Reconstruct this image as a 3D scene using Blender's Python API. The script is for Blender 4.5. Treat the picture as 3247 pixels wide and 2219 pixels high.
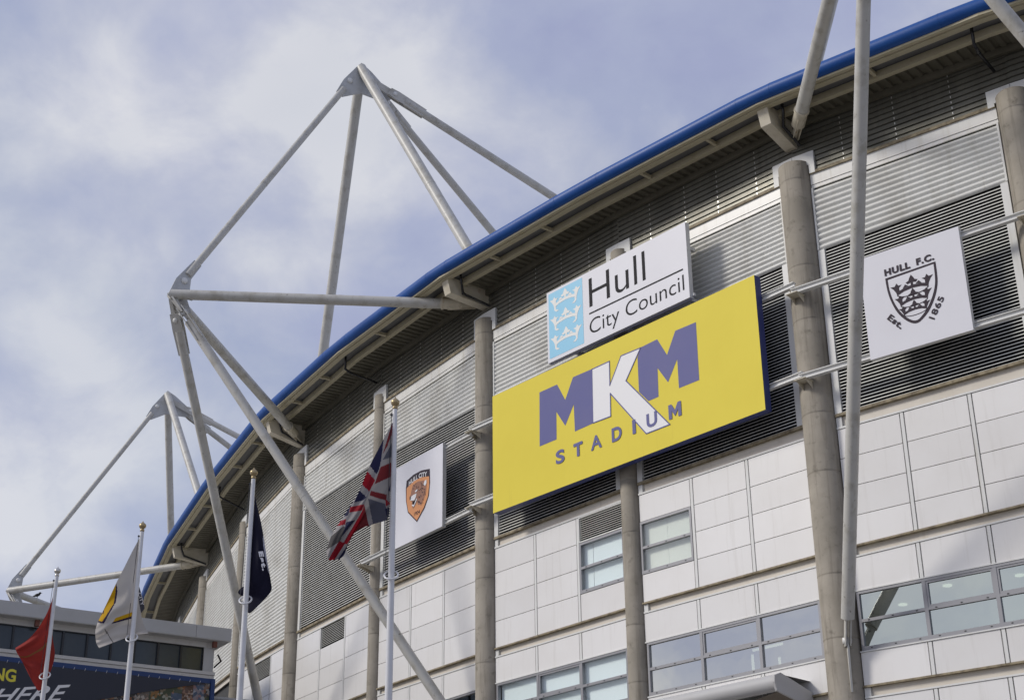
import bpy, bmesh, math, random
from mathutils import Vector, Matrix
from mathutils.geometry import tessellate_polygon

random.seed(7)
for o in list(bpy.data.objects):
    bpy.data.objects.remove(o, do_unlink=True)
SC = bpy.context.scene
COL = SC.collection
V = Vector

# ------------------------------------------------------------------ camera
PITCH, ROLL, FPX, PW, PH = math.radians(24.2608), math.radians(0.652), 4800.0, 3247.0, 2219.0
EYE = V((0, 0, 1.6))
RT, FW, DN = V((1, 0, 0)), V((0, math.cos(PITCH), math.sin(PITCH))), V((0, math.sin(PITCH), -math.cos(PITCH)))
cr, sr = math.cos(ROLL), math.sin(ROLL)
cx_, cy_ = RT * cr + DN * sr, RT * sr - DN * cr
cam_d = bpy.data.cameras.new("camera")
cam_d.sensor_fit = 'HORIZONTAL'
cam_d.sensor_width = 36.0
cam_d.lens = FPX / PW * 36.0
cam_d.clip_end = 3000
cam = bpy.data.objects.new("camera", cam_d)
COL.objects.link(cam)
Mx = Matrix((cx_, cy_, -FW)).transposed().to_4x4()
Mx.translation = EYE
cam.matrix_world = Mx
SC.camera = cam

# ------------------------------------------------------------------ light
SUN_AZ, SUN_EL = math.radians(-174), math.radians(34)
sun_dir = V((math.cos(SUN_EL) * math.cos(SUN_AZ), math.cos(SUN_EL) * math.sin(SUN_AZ), math.sin(SUN_EL)))
sd = bpy.data.lights.new("sun", 'SUN')
sd.energy = 2.2
sd.angle = math.radians(12.0)
sd.color = (1.0, 0.955, 0.88)
so = bpy.data.objects.new("sun", sd)
COL.objects.link(so)
so.rotation_euler = sun_dir.to_track_quat('Z', 'Y').to_euler()
so.location = (-60, 0, 60)

SC.view_settings.view_transform = 'Standard'
SC.view_settings.look = 'None'
SC.view_settings.exposure = 0.0
SC.view_settings.gamma = 1.0
SC.view_settings.use_curve_mapping = False

world = bpy.data.worlds.new("World")
SC.world = world
world.use_nodes = True
nt = world.node_tree
nt.nodes.clear()
N = nt.nodes.new
L = nt.links.new
sky = N('ShaderNodeTexSky')
sky.sky_type = 'NISHITA'
sky.sun_disc = False
sky.sun_elevation = SUN_EL
sky.sun_rotation = math.radians(90) - SUN_AZ
sky.air_density = 1.0
sky.dust_density = 1.5
bg1 = N('ShaderNodeBackground'); bg1.inputs[1].default_value = 0.13
L(sky.outputs[0], bg1.inputs[0])
tc = N('ShaderNodeTexCoord')
sep = N('ShaderNodeSeparateXYZ'); L(tc.outputs['Generated'], sep.inputs[0])
def wmath(op, a, b):
    m = N('ShaderNodeMath'); m.operation = op
    for i, q in enumerate((a, b)):
        if isinstance(q, (int, float)): m.inputs[i].default_value = q
        else: L(q, m.inputs[i])
    return m.outputs[0]
def wnoise(scale, detail, rough, dist, off):
    mp = N('ShaderNodeMapping'); mp.inputs['Location'].default_value = off
    mp.inputs['Rotation'].default_value = (0.2, 0.3, 0.5); mp.inputs['Scale'].default_value = (1.0, 1.0, 1.35)
    L(tc.outputs['Generated'], mp.inputs[0])
    n = N('ShaderNodeTexNoise'); n.inputs['Scale'].default_value = scale; n.inputs['Detail'].default_value = detail
    n.inputs['Roughness'].default_value = rough; n.inputs['Distortion'].default_value = dist
    L(mp.outputs[0], n.inputs['Vector']); return n.outputs[0]
CL = (5.5, 5.5, 5.5)
n1 = wnoise(3.0, 4, 0.50, 0.2, (3.1, 1.7, 0))
n2 = wmath('ADD', wmath('MULTIPLY', wnoise(3.2, 3, 0.5, 0.2, CL), .60), wmath('MULTIPLY', wnoise(9.0, 6, 0.57, 0.2, CL), .40))
def ramp(inp, stops):
    r = N('ShaderNodeValToRGB'); e = r.color_ramp.elements
    e[0].position, e[0].color = stops[0][0], (*stops[0][1], 1); e[1].position, e[1].color = stops[-1][0], (*stops[-1][1], 1)
    for p, c in stops[1:-1]:
        q = e.new(p); q.color = (*c, 1)
    L(inp, r.inputs[0]); return r.outputs[0]
fac = ramp(n1, [(0.36, (.62,) * 3), (0.5, (.80,) * 3), (0.66, (.98,) * 3)])
ccol = ramp(n2, [(0.41, (.385, .415, .605)), (0.485, (.435, .47, .64)), (0.555, (.55, .572, .69)), (0.635, (.74, .745, .79))])
bg2 = N('ShaderNodeBackground'); bg2.inputs[1].default_value = 1.0
L(ccol, bg2.inputs[0])
mixs = N('ShaderNodeMixShader'); L(fac, mixs.inputs[0]); L(bg1.outputs[0], mixs.inputs[1]); L(bg2.outputs[0], mixs.inputs[2])
wo = N('ShaderNodeOutputWorld'); L(mixs.outputs[0], wo.inputs[0])

# ------------------------------------------------------------------ survey helpers (photogrammetry of the real building)
def ray(px, py):
    x, y = (px - PW / 2) / FPX, (py - PH / 2) / FPX
    x, y = cr * x - sr * y, sr * x + cr * y
    return FW + RT * x + DN * y
def on_plane(px, py, pt, n):
    d = ray(px, py)
    return EYE + d * ((V(pt) - EYE).dot(n) / d.dot(n))

# ------------------------------------------------------------------ materials
MATS = {}
def mat(name, col, rough=.6, metal=0., noise=None, streak=None, bump=0., spec=.5, var=0., scale=1.0):
    """noise=(scale, colour, lo, hi)  streak=(colour, lo, hi) vertical weather streaks  var=random per object"""
    m = bpy.data.materials.new(name); m.use_nodes = True
    t = m.node_tree; b = t.nodes['Principled BSDF']
    b.inputs['Roughness'].default_value = rough; b.inputs['Metallic'].default_value = metal
    b.inputs['Specular IOR Level'].default_value = spec
    b.inputs['Base Color'].default_value = (*col, 1)
    cur = None
    tcn = t.nodes.new('ShaderNodeTexCoord')
    def nz(sc, vec3=(1, 1, 1), det=5, rg=.6):
        mp = t.nodes.new('ShaderNodeMapping'); mp.inputs['Scale'].default_value = vec3
        t.links.new(tcn.outputs['Object'], mp.inputs[0])
        n = t.nodes.new('ShaderNodeTexNoise'); n.inputs['Scale'].default_value = sc; n.inputs['Detail'].default_value = det
        n.inputs['Roughness'].default_value = rg
        t.links.new(mp.outputs[0], n.inputs['Vector']); return n.outputs[0]
    def mapr(o, lo, hi):
        r = t.nodes.new('ShaderNodeMapRange'); r.inputs[1].default_value = lo; r.inputs[2].default_value = hi
        t.links.new(o, r.inputs[0]); return r.outputs[0]
    def mix(f, a, c2):
        x = t.nodes.new('ShaderNodeMix'); x.data_type = 'RGBA'
        t.links.new(f, x.inputs[0])
        if a is None: x.inputs[6].default_value = (*col, 1)
        else: t.links.new(a, x.inputs[6])
        x.inputs[7].default_value = (*c2, 1); return x.outputs[2]
    if noise:
        for ns in (noise if isinstance(noise[0], tuple) else (noise,)):
            cur = mix(mapr(nz(ns[0]), ns[2], ns[3]), cur, ns[1])
    if streak:
        cur = mix(mapr(nz(1.0, (5, 5, .35), 6, .65), streak[1], streak[2]), cur, streak[0])
    if var:
        oi = t.nodes.new('ShaderNodeObjectInfo'); hs = t.nodes.new('ShaderNodeHueSaturation')
        r = t.nodes.new('ShaderNodeMapRange'); r.inputs[3].default_value = 1 - var; r.inputs[4].default_value = 1 + var
        t.links.new(oi.outputs['Random'], r.inputs[0]); t.links.new(r.outputs[0], hs.inputs['Value'])
        if cur is None: hs.inputs['Color'].default_value = (*col, 1)
        else: t.links.new(cur, hs.inputs['Color'])
        cur = hs.outputs[0]
    if cur is not None: t.links.new(cur, b.inputs['Base Color'])
    if bump:
        bp = t.nodes.new('ShaderNodeBump'); bp.inputs['Strength'].default_value = bump; bp.inputs['Distance'].default_value = .02
        t.links.new(nz(14, (1, 1, 1), 8, .7), bp.inputs['Height']); t.links.new(bp.outputs[0], b.inputs['Normal'])
    MATS[name] = m
    return m
M_TUBE = mat('painted_steel', (.50, .49, .455), .45, noise=((2.2, (.37, .35, .30), .50, .72), (7, (.17, .155, .125), .64, .74)), streak=((.30, .275, .21), .56, .82))
M_GUS = mat('gusset_paint', (.48, .49, .495), .5, noise=(3, (.39, .39, .38), .45, .7))
M_PIN = mat('pin_steel', (.72, .72, .70), .4)
M_BLUE = mat('blue_eave_paint', (.008, .065, .27), .45, noise=(1.5, (.012, .08, .30), .4, .7), streak=((.03, .09, .26), .6, .9), spec=.3)
M_CREAM = mat('cream_steel', (.44, .395, .275), .55, noise=((3, (.38, .33, .21), .5, .75), (11, (.2, .12, .06), .66, .75)))
M_FIN = mat('fin_paint', (.58, .53, .42), .5, noise=((2, (.46, .41, .3), .45, .7), (6, (.36, .22, .1), .64, .76)))
M_RUST = mat('rusty_stiffener', (.36, .22, .10), .7)
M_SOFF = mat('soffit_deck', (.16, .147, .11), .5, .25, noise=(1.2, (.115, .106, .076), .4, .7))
M_GUT = mat('gutter_sheet', (.11, .11, .11), .6)
M_DARKCLAD = mat('mill_cladding', (.165, .16, .132), .42, .4, noise=((.5, (.12, .116, .093), .4, .65), (2.5, (.20, .185, .145), .55, .8)), streak=((.105, .10, .078), .5, .8))
M_RIVET = mat('rivets', (.75, .74, .68), .3, .7)
M_LEDGE = mat('dirty_ledge', (.30, .25, .16), .7, noise=(5, (.13, .10, .06), .4, .65))
M_FASCIA = mat('white_fascia', (.70, .69, .655), .4, streak=((.54, .51, .44), .5, .85), var=.02)
M_CORR = mat('white_corrugated', (.70, .70, .665), .42, noise=(.7, (.57, .56, .515), .45, .7), streak=((.50, .48, .42), .55, .85))
M_BACK = mat('dark_backing', (.035, .035, .035), .8)
M_LOUVSHADE = mat('louvre_shade_sheet', (.008, .008, .009), .9, spec=.1)  # near-black sheet stands in for the deep shade between the blades
M_SLAT = mat('louvre_blade_paint', (.66, .66, .62), .45, noise=(1.5, (.58, .57, .52), .45, .7))
M_TRIM = mat('white_trim', (.66, .66, .64), .5, streak=((.5, .475, .41), .55, .85))
M_RECESS = mat('beige_recess', (.62, .57, .49), .5, noise=(.8, (.55, .5, .42), .4, .7), streak=((.48, .43, .35), .58, .85))
M_PANEL = mat('panel_white', (.745, .732, .715), .30, noise=(.45, (.70, .682, .658), .4, .7), streak=((.60, .578, .545), .56, .86), var=.055, spec=.6)
M_GREYPANEL = mat('panel_grey', (.40, .41, .43), .35, noise=(.5, (.36, .36, .37), .4, .7), var=.03)
M_CONC = mat('column_concrete', (.335, .302, .25), .85, noise=((.9, (.262, .236, .192), .4, .62), (4, (.165, .147, .115), .58, .76)), streak=((.15, .13, .10), .52, .76), bump=.25)
M_FRAME = mat('window_aluminium', (.27, .27, .285), .4, .2)
M_DOT = mat('drain_cap_black', (.02, .02, .02), .5)
M_BLACK = mat('black_pipe', (.012, .012, .014), .25)
M_YEL = mat('yellow_board', (.74, .615, .075), .55, noise=(.5, (.715, .59, .07), .45, .7), streak=((.64, .52, .07), .62, .9), spec=.12)
M_NAVYED = mat('navy_return', (.022, .035, .16), .4)
M_PURP = mat('purple_vinyl', (.115, .118, .285), .55, noise=(.8, (.13, .13, .285), .4, .7), spec=.2)
M_WHITEV = mat('white_vinyl', (.76, .755, .76), .5, spec=.3)
M_BOARD = mat('white_board', (.68, .68, .72), .45, noise=(.4, (.645, .64, .68), .4, .7), spec=.3)
M_INK = mat('black_vinyl', (.012, .012, .015), .6, spec=.12)
M_INK2 = mat('charcoal_vinyl', (.04, .03, .04), .6, spec=.15)
M_SKYB = mat('light_blue_vinyl', (.19, .50, .70), .45)
M_CREST = mat('pale_crest_vinyl', (.70, .70, .67), .5)
M_ORNG = mat('orange_vinyl', (.66, .27, .09), .5)
M_TIGER = mat('tiger_brown', (.30, .13, .07), .5)
M_POLE = mat('pole_white', (.66, .66, .67), .3, noise=(4, (.56, .56, .55), .5, .75))
M_GOLD = mat('gilt_finial', (.40, .31, .17), .36, .7)
M_SILVER = mat('silver_finial', (.6, .58, .54), .3, .85)
M_LETY = mat('yellow_print', (.70, .62, .05), .5)
M_BANNER = mat('navy_banner', (.022, .026, .042), .6)
M_BLUEPOST = mat('blue_frame', (.010, .038, .14), .5)
M_LGREY = mat('light_grey_fascia', (.44, .44, .44), .45, noise=(.8, (.40, .40, .39), .4, .7))
M_SILL = mat('grey_white_sill', (.52, .51, .49), .5, streak=((.4, .38, .34), .55, .8))
M_BROWN = mat('brown_sensor', (.16, .05, .03), .5)
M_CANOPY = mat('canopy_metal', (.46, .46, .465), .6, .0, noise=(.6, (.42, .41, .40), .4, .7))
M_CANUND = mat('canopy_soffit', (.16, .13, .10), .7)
M_BIRD = mat('black_feathers', (.012, .012, .014), .6)
M_ROOM = mat('room_wall', (.30, .30, .29), .8)
M_BLINDGLARE = mat('pale_blind_and_glare', (.90, .93, .93), .8)
M_GROUND = mat('paving', (.24, .23, .215), .85, noise=(.3, (.19, .18, .17), .4, .7))
def glass_mat(name, tint, refl, rough=.02, base=.40, ior=2.6):
    m = bpy.data.materials.new(name); m.use_nodes = True; t = m.node_tree; t.nodes.clear()
    g = t.nodes.new('ShaderNodeBsdfGlossy'); g.inputs['Color'].default_value = (*refl, 1); g.inputs['Roughness'].default_value = rough
    tr = t.nodes.new('ShaderNodeBsdfTransparent'); tr.inputs['Color'].default_value = (*tint, 1)
    lw = t.nodes.new('ShaderNodeFresnel'); lw.inputs['IOR'].default_value = ior
    nz = t.nodes.new('ShaderNodeTexNoise'); nz.inputs['Scale'].default_value = 1.1
    tcn = t.nodes.new('ShaderNodeTexCoord'); t.links.new(tcn.outputs['Object'], nz.inputs['Vector'])
    bp = t.nodes.new('ShaderNodeBump'); bp.inputs['Strength'].default_value = .05; bp.inputs['Distance'].default_value = .05
    t.links.new(nz.outputs[0], bp.inputs['Height']); t.links.new(bp.outputs[0], g.inputs['Normal'])
    ma = t.nodes.new('ShaderNodeMath'); ma.operation = 'ADD'; ma.inputs[1].default_value = base; ma.use_clamp = True
    t.links.new(lw.outputs[0], ma.inputs[0])
    ge = t.nodes.new('ShaderNodeNewGeometry'); iv = t.nodes.new('ShaderNodeMath'); iv.operation = 'SUBTRACT'; iv.inputs[0].default_value = 1; t.links.new(ge.outputs['Backfacing'], iv.inputs[1])
    ml = t.nodes.new('ShaderNodeMath'); ml.operation = 'MULTIPLY'; t.links.new(ma.outputs[0], ml.inputs[0]); t.links.new(iv.outputs[0], ml.inputs[1])
    mx = t.nodes.new('ShaderNodeMixShader'); t.links.new(ml.outputs[0], mx.inputs[0])
    t.links.new(tr.outputs[0], mx.inputs[1]); t.links.new(g.outputs[0], mx.inputs[2])
    o = t.nodes.new('ShaderNodeOutputMaterial'); t.links.new(mx.outputs[0], o.inputs[0])
    return m
M_GLASS = glass_mat('tinted_glass', (.42, .47, .45), (.95, .96, .89), .02, .52)  # reflection raised and warmed to stand in for bright cloud
M_GLASSC = glass_mat('clear_glass', (.96, .985, .985), (.86, .89, .89), .02, .04, 1.5)
M_GLASSA = glass_mat('tinted_glass_dim_reflection', (.36, .41, .39), (.84, .90, .86), .02, .34)  # same glass with its reflection turned down, for bay A's darker windows
M_GLASSB = glass_mat('part_silvered_glass', (.97, .98, .95), (.92, .94, .90), .02, .12, 1.6)
M_GLASSD = mat('dark_glass', (.035, .046, .056), .12, noise=(.8, (.05, .062, .07), .4, .7), spec=.5)
def emit_mat(name, col, s):
    m = bpy.data.materials.new(name); m.use_nodes = True; b = m.node_tree.nodes['Principled BSDF']
    b.inputs['Emission Color'].default_value = (*col, 1); b.inputs['Emission Strength'].default_value = s
    b.inputs['Base Color'].default_value = (.8, .8, .8, 1); return m
M_LAMP = emit_mat('lamp_glow', (1, .93, .75), 3.0)
def attr_mat(name, rough=.8, trans=.25):
    m = bpy.data.materials.new(name); m.use_nodes = True; t = m.node_tree; b = t.nodes['Principled BSDF']
    a = t.nodes.new('ShaderNodeAttribute'); a.attribute_name = 'dye'
    t.links.new(a.outputs['Color'], b.inputs['Base Color']); b.inputs['Roughness'].default_value = rough
    b.inputs['Specular IOR Level'].default_value = .2
    tl = t.nodes.new('ShaderNodeBsdfTranslucent'); t.links.new(a.outputs['Color'], tl.inputs['Color'])
    mx = t.nodes.new('ShaderNodeMixShader'); mx.inputs[0].default_value = trans
    t.links.new(b.outputs[0], mx.inputs[1]); t.links.new(tl.outputs[0], mx.inputs[2])
    t.links.new(mx.outputs[0], t.nodes['Material Output'].inputs[0]); return m
M_CLOTH = attr_mat('flag_cloth')
def collage_mat():
    m = bpy.data.materials.new('photo_collage'); m.use_nodes = True; t = m.node_tree; b = t.nodes['Principled BSDF']
    uvn = t.nodes.new('ShaderNodeTexCoord')
    def vor(sc, rnd):
        v = t.nodes.new('ShaderNodeTexVoronoi'); v.inputs['Scale'].default_value = sc; v.inputs['Randomness'].default_value = rnd
        t.links.new(uvn.outputs['UV'], v.inputs['Vector']); return v
    v1, v2 = vor(2.6, .12), vor(11, 1.0)
    def rampn(inp, stops):
        r = t.nodes.new('ShaderNodeValToRGB'); r.color_ramp.interpolation = 'CONSTANT'; e = r.color_ramp.elements
        e[0].position, e[0].color = stops[0][0], (*stops[0][1], 1); e[1].position, e[1].color = stops[1][0], (*stops[1][1], 1)
        for p, c in stops[2:]:
            q = e.new(p); q.color = (*c, 1)
        t.links.new(inp, r.inputs[0]); return r.outputs[0]
    s1, s2 = t.nodes.new('ShaderNodeSeparateColor'), t.nodes.new('ShaderNodeSeparateColor')
    t.links.new(v1.outputs['Color'], s1.inputs[0]); t.links.new(v2.outputs['Color'], s2.inputs[0])
    c1 = rampn(s1.outputs[0], [(0, (.05, .045, .04)), (.22, (.16, .07, .03)), (.4, (.10, .16, .26)), (.55, (.25, .2, .15)), (.7, (.08, .11, .04)), (.84, (.3, .32, .34))])
    c2 = rampn(s2.outputs[1], [(0, (.02, .02, .02)), (.35, (.35, .12, .03)), (.5, (.3, .2, .15)), (.66, (.05, .05, .06)), (.82, (.45, .42, .38))])
    x = t.nodes.new('ShaderNodeMix'); x.data_type = 'RGBA'; x.inputs[0].default_value = .55
    t.links.new(c1, x.inputs[6]); t.links.new(c2, x.inputs[7]); t.links.new(x.outputs[2], b.inputs['Base Color'])
    b.inputs['Roughness'].default_value = .6; return m
M_COLL = collage_mat()

# ------------------------------------------------------------------ mesh builder
class MB:
    def __init__(s): s.v, s.f, s.m, s.s = [], [], [], []
    def add(s, verts, faces, mi=0, smooth=False):
        b = len(s.v); s.v += [tuple(p) for p in verts]
        for f in faces:
            s.f.append([b + i for i in f]); s.m.append(mi); s.s.append(smooth)
        return s
    def hexa(s, p, mi=0):   # p: 8 corners: bottom 4 (ccw), top 4
        return s.add(p, [(3, 2, 1, 0), (4, 5, 6, 7), (0, 1, 5, 4), (1, 2, 6, 5), (2, 3, 7, 6), (3, 0, 4, 7)], mi)
    def box(s, c, h, mi=0, ax=None):
        X, Y, Z = ax or (V((1, 0, 0)), V((0, 1, 0)), V((0, 0, 1)))
        c = V(c); q = [(-1, -1), (1, -1), (1, 1), (-1, 1)]
        return s.hexa([c + X * h[0] * a + Y * h[1] * b + Z * h[2] * k for k in (-1, 1) for a, b in q], mi)
    def tube(s, path, rad, n=20, mi=0, caps=True, smooth=True, closed=False):
        path = [V(p) for p in path]; k = len(path)
        rads = rad if isinstance(rad, (list, tuple)) else [rad] * k
        rings = []; up = None
        for i, p in enumerate(path):
            a = path[i - 1] if (i > 0 or closed) else p
            b = path[(i + 1) % k] if (i < k - 1 or closed) else p
            t1 = (p - a).normalized() if (p - a).length > 1e-9 else None
            t2 = (b - p).normalized() if (b - p).length > 1e-9 else None
            t = ((t1 or t2) + (t2 or t1)).normalized()
            if up is None:
                up = V((0, 0, 1)) if abs(t.z) < .9 else V((1, 0, 0))
            e1 = (up - t * up.dot(t)).normalized(); e2 = t.cross(e1); up = e1
            m = 1.0
            if t1 and t2: m = 1 / max(.6, t1.dot(t))
            ring = []
            for j in range(n):
                an = 2 * math.pi * j / n
                d = e1 * math.cos(an) + e2 * math.sin(an)
                if m > 1.0001:
                    bend = (t2 - t1).normalized(); d = d + bend * d.dot(bend) * (m - 1)
                ring.append(p + d * rads[i])
            rings.append(ring)
        vs = [p for r in rings for p in r]; fs = []
        for i in range(k if closed else k - 1):
            i2 = (i + 1) % k
            for j in range(n):
                fs.append((i * n + j, i * n + (j + 1) % n, i2 * n + (j + 1) % n, i2 * n + j))
        s.add(vs, fs, mi, smooth)
        if caps and not closed:
            s.add(rings[0], [tuple(range(n))[::-1]], mi); s.add(rings[-1], [tuple(range(n))], mi)
        return s
    def lathe(s, base, prof, n=28, mi=0, axis=None):   # prof: (r, z)
        base = V(base); ax = V(axis) if axis is not None else V((0, 0, 1))
        e1 = (V((1, 0, 0)) - ax * ax.x).normalized() if abs(ax.x) < .9 else (V((0, 1, 0)) - ax * ax.y).normalized(); e2 = ax.cross(e1)
        vs, fs = [], []
        for r, z in prof:
            for j in range(n):
                a = 2 * math.pi * j / n
                vs.append(base + ax * z + (e1 * math.cos(a) + e2 * math.sin(a)) * max(r, 1e-4))
        for i in range(len(prof) - 1):
            for j in range(n):
                fs.append((i * n + j, i * n + (j + 1) % n, (i + 1) * n + (j + 1) % n, (i + 1) * n + j))
        return s.add(vs, fs, mi, True)
    def prism(s, pts, off, mi=0):   # planar polygon pts, extruded by vector off (both sides from pts to pts+off)
        pts = [V(p) for p in pts]; n = len(pts); off = V(off)
        tri = tessellate_polygon([pts])
        vs = pts + [p + off for p in pts]
        fs = [tuple(t) for t in tri] + [tuple(i + n for i in reversed(t)) for t in tri]
        fs += [(i, (i + 1) % n, n + (i + 1) % n, n + i) for i in range(n)]
        return s.add(vs, fs, mi)
    def sheet(s, pts, mi=0):
        pts = [V(p) for p in pts]
        return s.add(pts, [tuple(t) for t in tessellate_polygon([pts])], mi)
    def build(s, name, mats, parent=None, kind=None, fix=True):
        me = bpy.data.meshes.new(name); me.from_pydata(s.v, [], s.f)
        for m in (mats if isinstance(mats, (list, tuple)) else [mats]): me.materials.append(m)
        me.polygons.foreach_set('material_index', s.m); me.polygons.foreach_set('use_smooth', s.s)
        if fix:
            bm = bmesh.new(); bm.from_mesh(me); bmesh.ops.recalc_face_normals(bm, faces=bm.faces); bm.to_mesh(me); bm.free()
        me.update()
        o = bpy.data.objects.new(name, me); COL.objects.link(o)
        if parent: adopt(o, parent)
        if kind: o['kind'] = kind
        return o
def origin_of(p):
    q = V((0, 0, 0))
    while p: q += p.location; p = p.parent
    return q
def adopt(o, parent):
    o.parent = parent
    o.matrix_parent_inverse = Matrix.Translation(-origin_of(parent) ) if parent.type == 'EMPTY' else Matrix.Identity(4)
def empty(name, loc, label, cat, group=None):
    o = bpy.data.objects.new(name, None); COL.objects.link(o); o.location = loc; o.empty_display_size = .3
    return tag(o, label, cat, group)
def tag(o, label, cat, group=None):
    o['label'] = label; o['category'] = cat
    if group: o['group'] = group
    return o

# ------------------------------------------------------------------ ground
g = MB(); g.add([(-260, -200, 0), (260, -200, 0), (260, 320, 0), (-260, 320, 0)], [(0, 1, 2, 3)])
g.build('ground', M_GROUND, kind='structure')

# ------------------------------------------------------------------ stadium plan
W = {-2: V((24.2, 24.2)), -1: V((18.2, 27.8)), 0: V((12.50, 31.72)), 1: V((7.77, 35.65)), 2: V((3.32, 40.57)), 3: V((-.82, 45.62)), 4: V((-4.77, 51.33)),
     5: V((-8.48, 57.56)), 6: V((-11.91, 64.62)), 7: V((-15.09, 72.25)), 8: V((-18.0, 80.24)), 9: V((-20.52, 88.46)), 10: V((-22.6, 96.9))}
RAD = {-2: .3, -1: .42, 0: .42, 1: .45, 2: .31, 3: .40, 4: .28, 5: .40, 6: .30, 7: .38, 8: .3, 9: .38, 10: .3}
NR = {}
for k in range(-1, 10):
    d = ((W[k + 1] - W[k]).normalized() + (W[k] - W[k - 1]).normalized()).normalized()
    NR[k] = V((-d.y, d.x))
def rp(k, s, z, t=0.):   # radial point: s outwards, t tangentially to the viewer's right
    q = W[k] + NR[k] * s + V((-NR[k].y, NR[k].x)) * t
    return V((q.x, q.y, z))
LV = {   # surveyed heights per column line
    1: {-1: 22.4, 0: 22.48, 1: 22.62, 2: 22.74, 3: 22.74, 4: 22.57, 5: 22.39, 6: 22.13, 7: 21.8, 8: 21.5, 9: 21.2},
    3: {-1: 20.4, 0: 20.36, 1: 20.26, 2: 20.27, 3: 20.31, 4: 20.42, 5: 20.49, 6: 20.5, 7: 20.4, 8: 20.3, 9: 20.2},
    4: {-1: 15.7, 0: 15.65, 1: 15.56, 2: 15.56, 3: 15.56, 4: 15.57, 5: 15.62, 6: 15.88, 7: 16.1, 8: 16.2, 9: 16.3},
    5: {-1: 15.3, 0: 15.25, 1: 15.22, 2: 15.25, 3: 15.25, 4: 15.28, 5: 15.33, 6: 15.60, 7: 15.8, 8: 15.9, 9: 16.0},
    6: {-1: 12.4, 0: 12.34, 1: 12.20, 2: 12.19, 3: 12.15, 4: 12.20, 5: 12.25, 6: 12.5, 7: 12.7, 8: 12.8, 9: 12.9},
    7: {-1: 12.1, 0: 12.06, 1: 11.90, 2: 11.89, 3: 11.86, 4: 11.93, 5: 11.98, 6: 12.2, 7: 12.4, 8: 12.5, 9: 12.6},
}
def const(v): return {k: v for k in range(-2, 11)}
LV[8], LV[9], LV[10], LV[11] = const(11.08), const(9.66), const(8.86), const(8.56)
LV[2] = {k: v - .35 for k, v in LV[1].items()}
TUBE = {-2: (1.8, 23.9), -1: (1.8, 24.1), 0: (1.78, 24.28), 1: (1.56, 24.58), 2: (1.62, 24.66), 3: (1.92, 24.52), 4: (1.88, 24.48), 5: (1.82, 24.44), 6: (1.74, 24.26),
        7: (2.0, 23.74), 8: (2.0, 23.40), 9: (2.0, 23.1)}
SOF = {k: TUBE[k][1] - .30 for k in TUBE}
LV[0] = {k: SOF[k] + .02 for k in SOF}    # wall top

stadium = empty('stadium', (0, 48, 0), 'big curved white stadium with blue eave tube, concrete columns and louvred cladding', 'stadium')

class Bay:
    def __init__(s, kr):      # between column kr (viewer's right) and kr+1 (viewer's left)
        s.kr, s.kl = kr, kr + 1
        s.o = W[kr + 1]; d = W[kr] - W[kr + 1]; s.len = d.length; s.d = d.normalized(); s.n = V((s.d.y, -s.d.x))
        if s.n.dot(V((0, -1))) < 0 and s.n.dot(V((-1, 0))) < 0: s.n = -s.n
        s.u0, s.u1 = RAD[s.kl] + .02, s.len - RAD[s.kr] - .02
    def z(s, lv, u):
        if isinstance(lv, tuple): return s.z(lv[0], u) + lv[1]
        t = u / s.len; return LV[lv][s.kl] * (1 - t) + LV[lv][s.kr] * t
    def p(s, u, out, lv):
        q = s.o + s.d * u + s.n * out; return V((q.x, q.y, s.z(lv, u)))
    def slab(s, mb, u0, u1, o0, o1, lo, hi, mi=0):
        return mb.hexa([s.p(u0, o1, lo), s.p(u1, o1, lo), s.p(u1, o0, lo), s.p(u0, o0, lo), s.p(u0, o1, hi), s.p(u1, o1, hi), s.p(u1, o0, hi), s.p(u0, o0, hi)], mi)
    def profile(s, mb, u0, u1, prof, mi=0, smooth=True):  # prof list of (out, level tuple)
        vs = []
        for o, lv in prof: vs += [s.p(u0, o, lv), s.p(u1, o, lv)]
        return mb.add(vs, [(2 * i, 2 * i + 1, 2 * i + 3, 2 * i + 2) for i in range(len(prof) - 1)], mi, smooth)
BAYS = {k: Bay(k) for k in range(-1, 9)}
A, B, C, D, E_, F_ = (BAYS[k] for k in range(6))

# ---- columns
HEAD = {0: .19, 1: .38, 2: .33, 3: .46, 4: .36, 5: .55, 6: .30, 7: .30}
for k in range(-1, 10):
    r = RAD[k]; top = LV[1][k] + HEAD.get(k, .35)
    prof = [(r, 0)]; z = top - .55; zs = []
    while z > 1: zs.append(z); z -= (1.55, 2.6)[len(zs) % 2]
    for z in reversed(zs):
        prof += [(r, z - .035), (r - .012, z - .012), (r + .004, z + .006), (r, z + .03)]
    prof += [(r, top - .02), (r - .02, top), (0, top)]
    mb = MB(); mb.lathe((W[k].x, W[k].y, 0), prof, 40)
    mb.build('column', M_CONC, stadium)
    # flashing frame round the column head, lying on the cladding
    c = MB(); zt = top + .27
    for sgn, by in ((1, BAYS.get(k - 1)), (-1, BAYS.get(k))):
        if not by: continue
        if sgn > 0: ua, ub, uc, ud = 0.0, r + .03, r + .03, r + .20
        else: ua, ub, uc, ud = by.len, by.len - r - .03, by.len - r - .03, by.len - r - .20
        L1z = LV[1][k]
        by.slab(c, min(ua, ud), max(ua, ud), .01, .13, (1, top - .12 - L1z), (1, zt - L1z))
        by.slab(c, min(uc, ud), max(uc, ud), .01, .128, (1, -.02), (1, top - .12 - L1z))
    c.build('column_head_flashing', M_TRIM, stadium)

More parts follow.
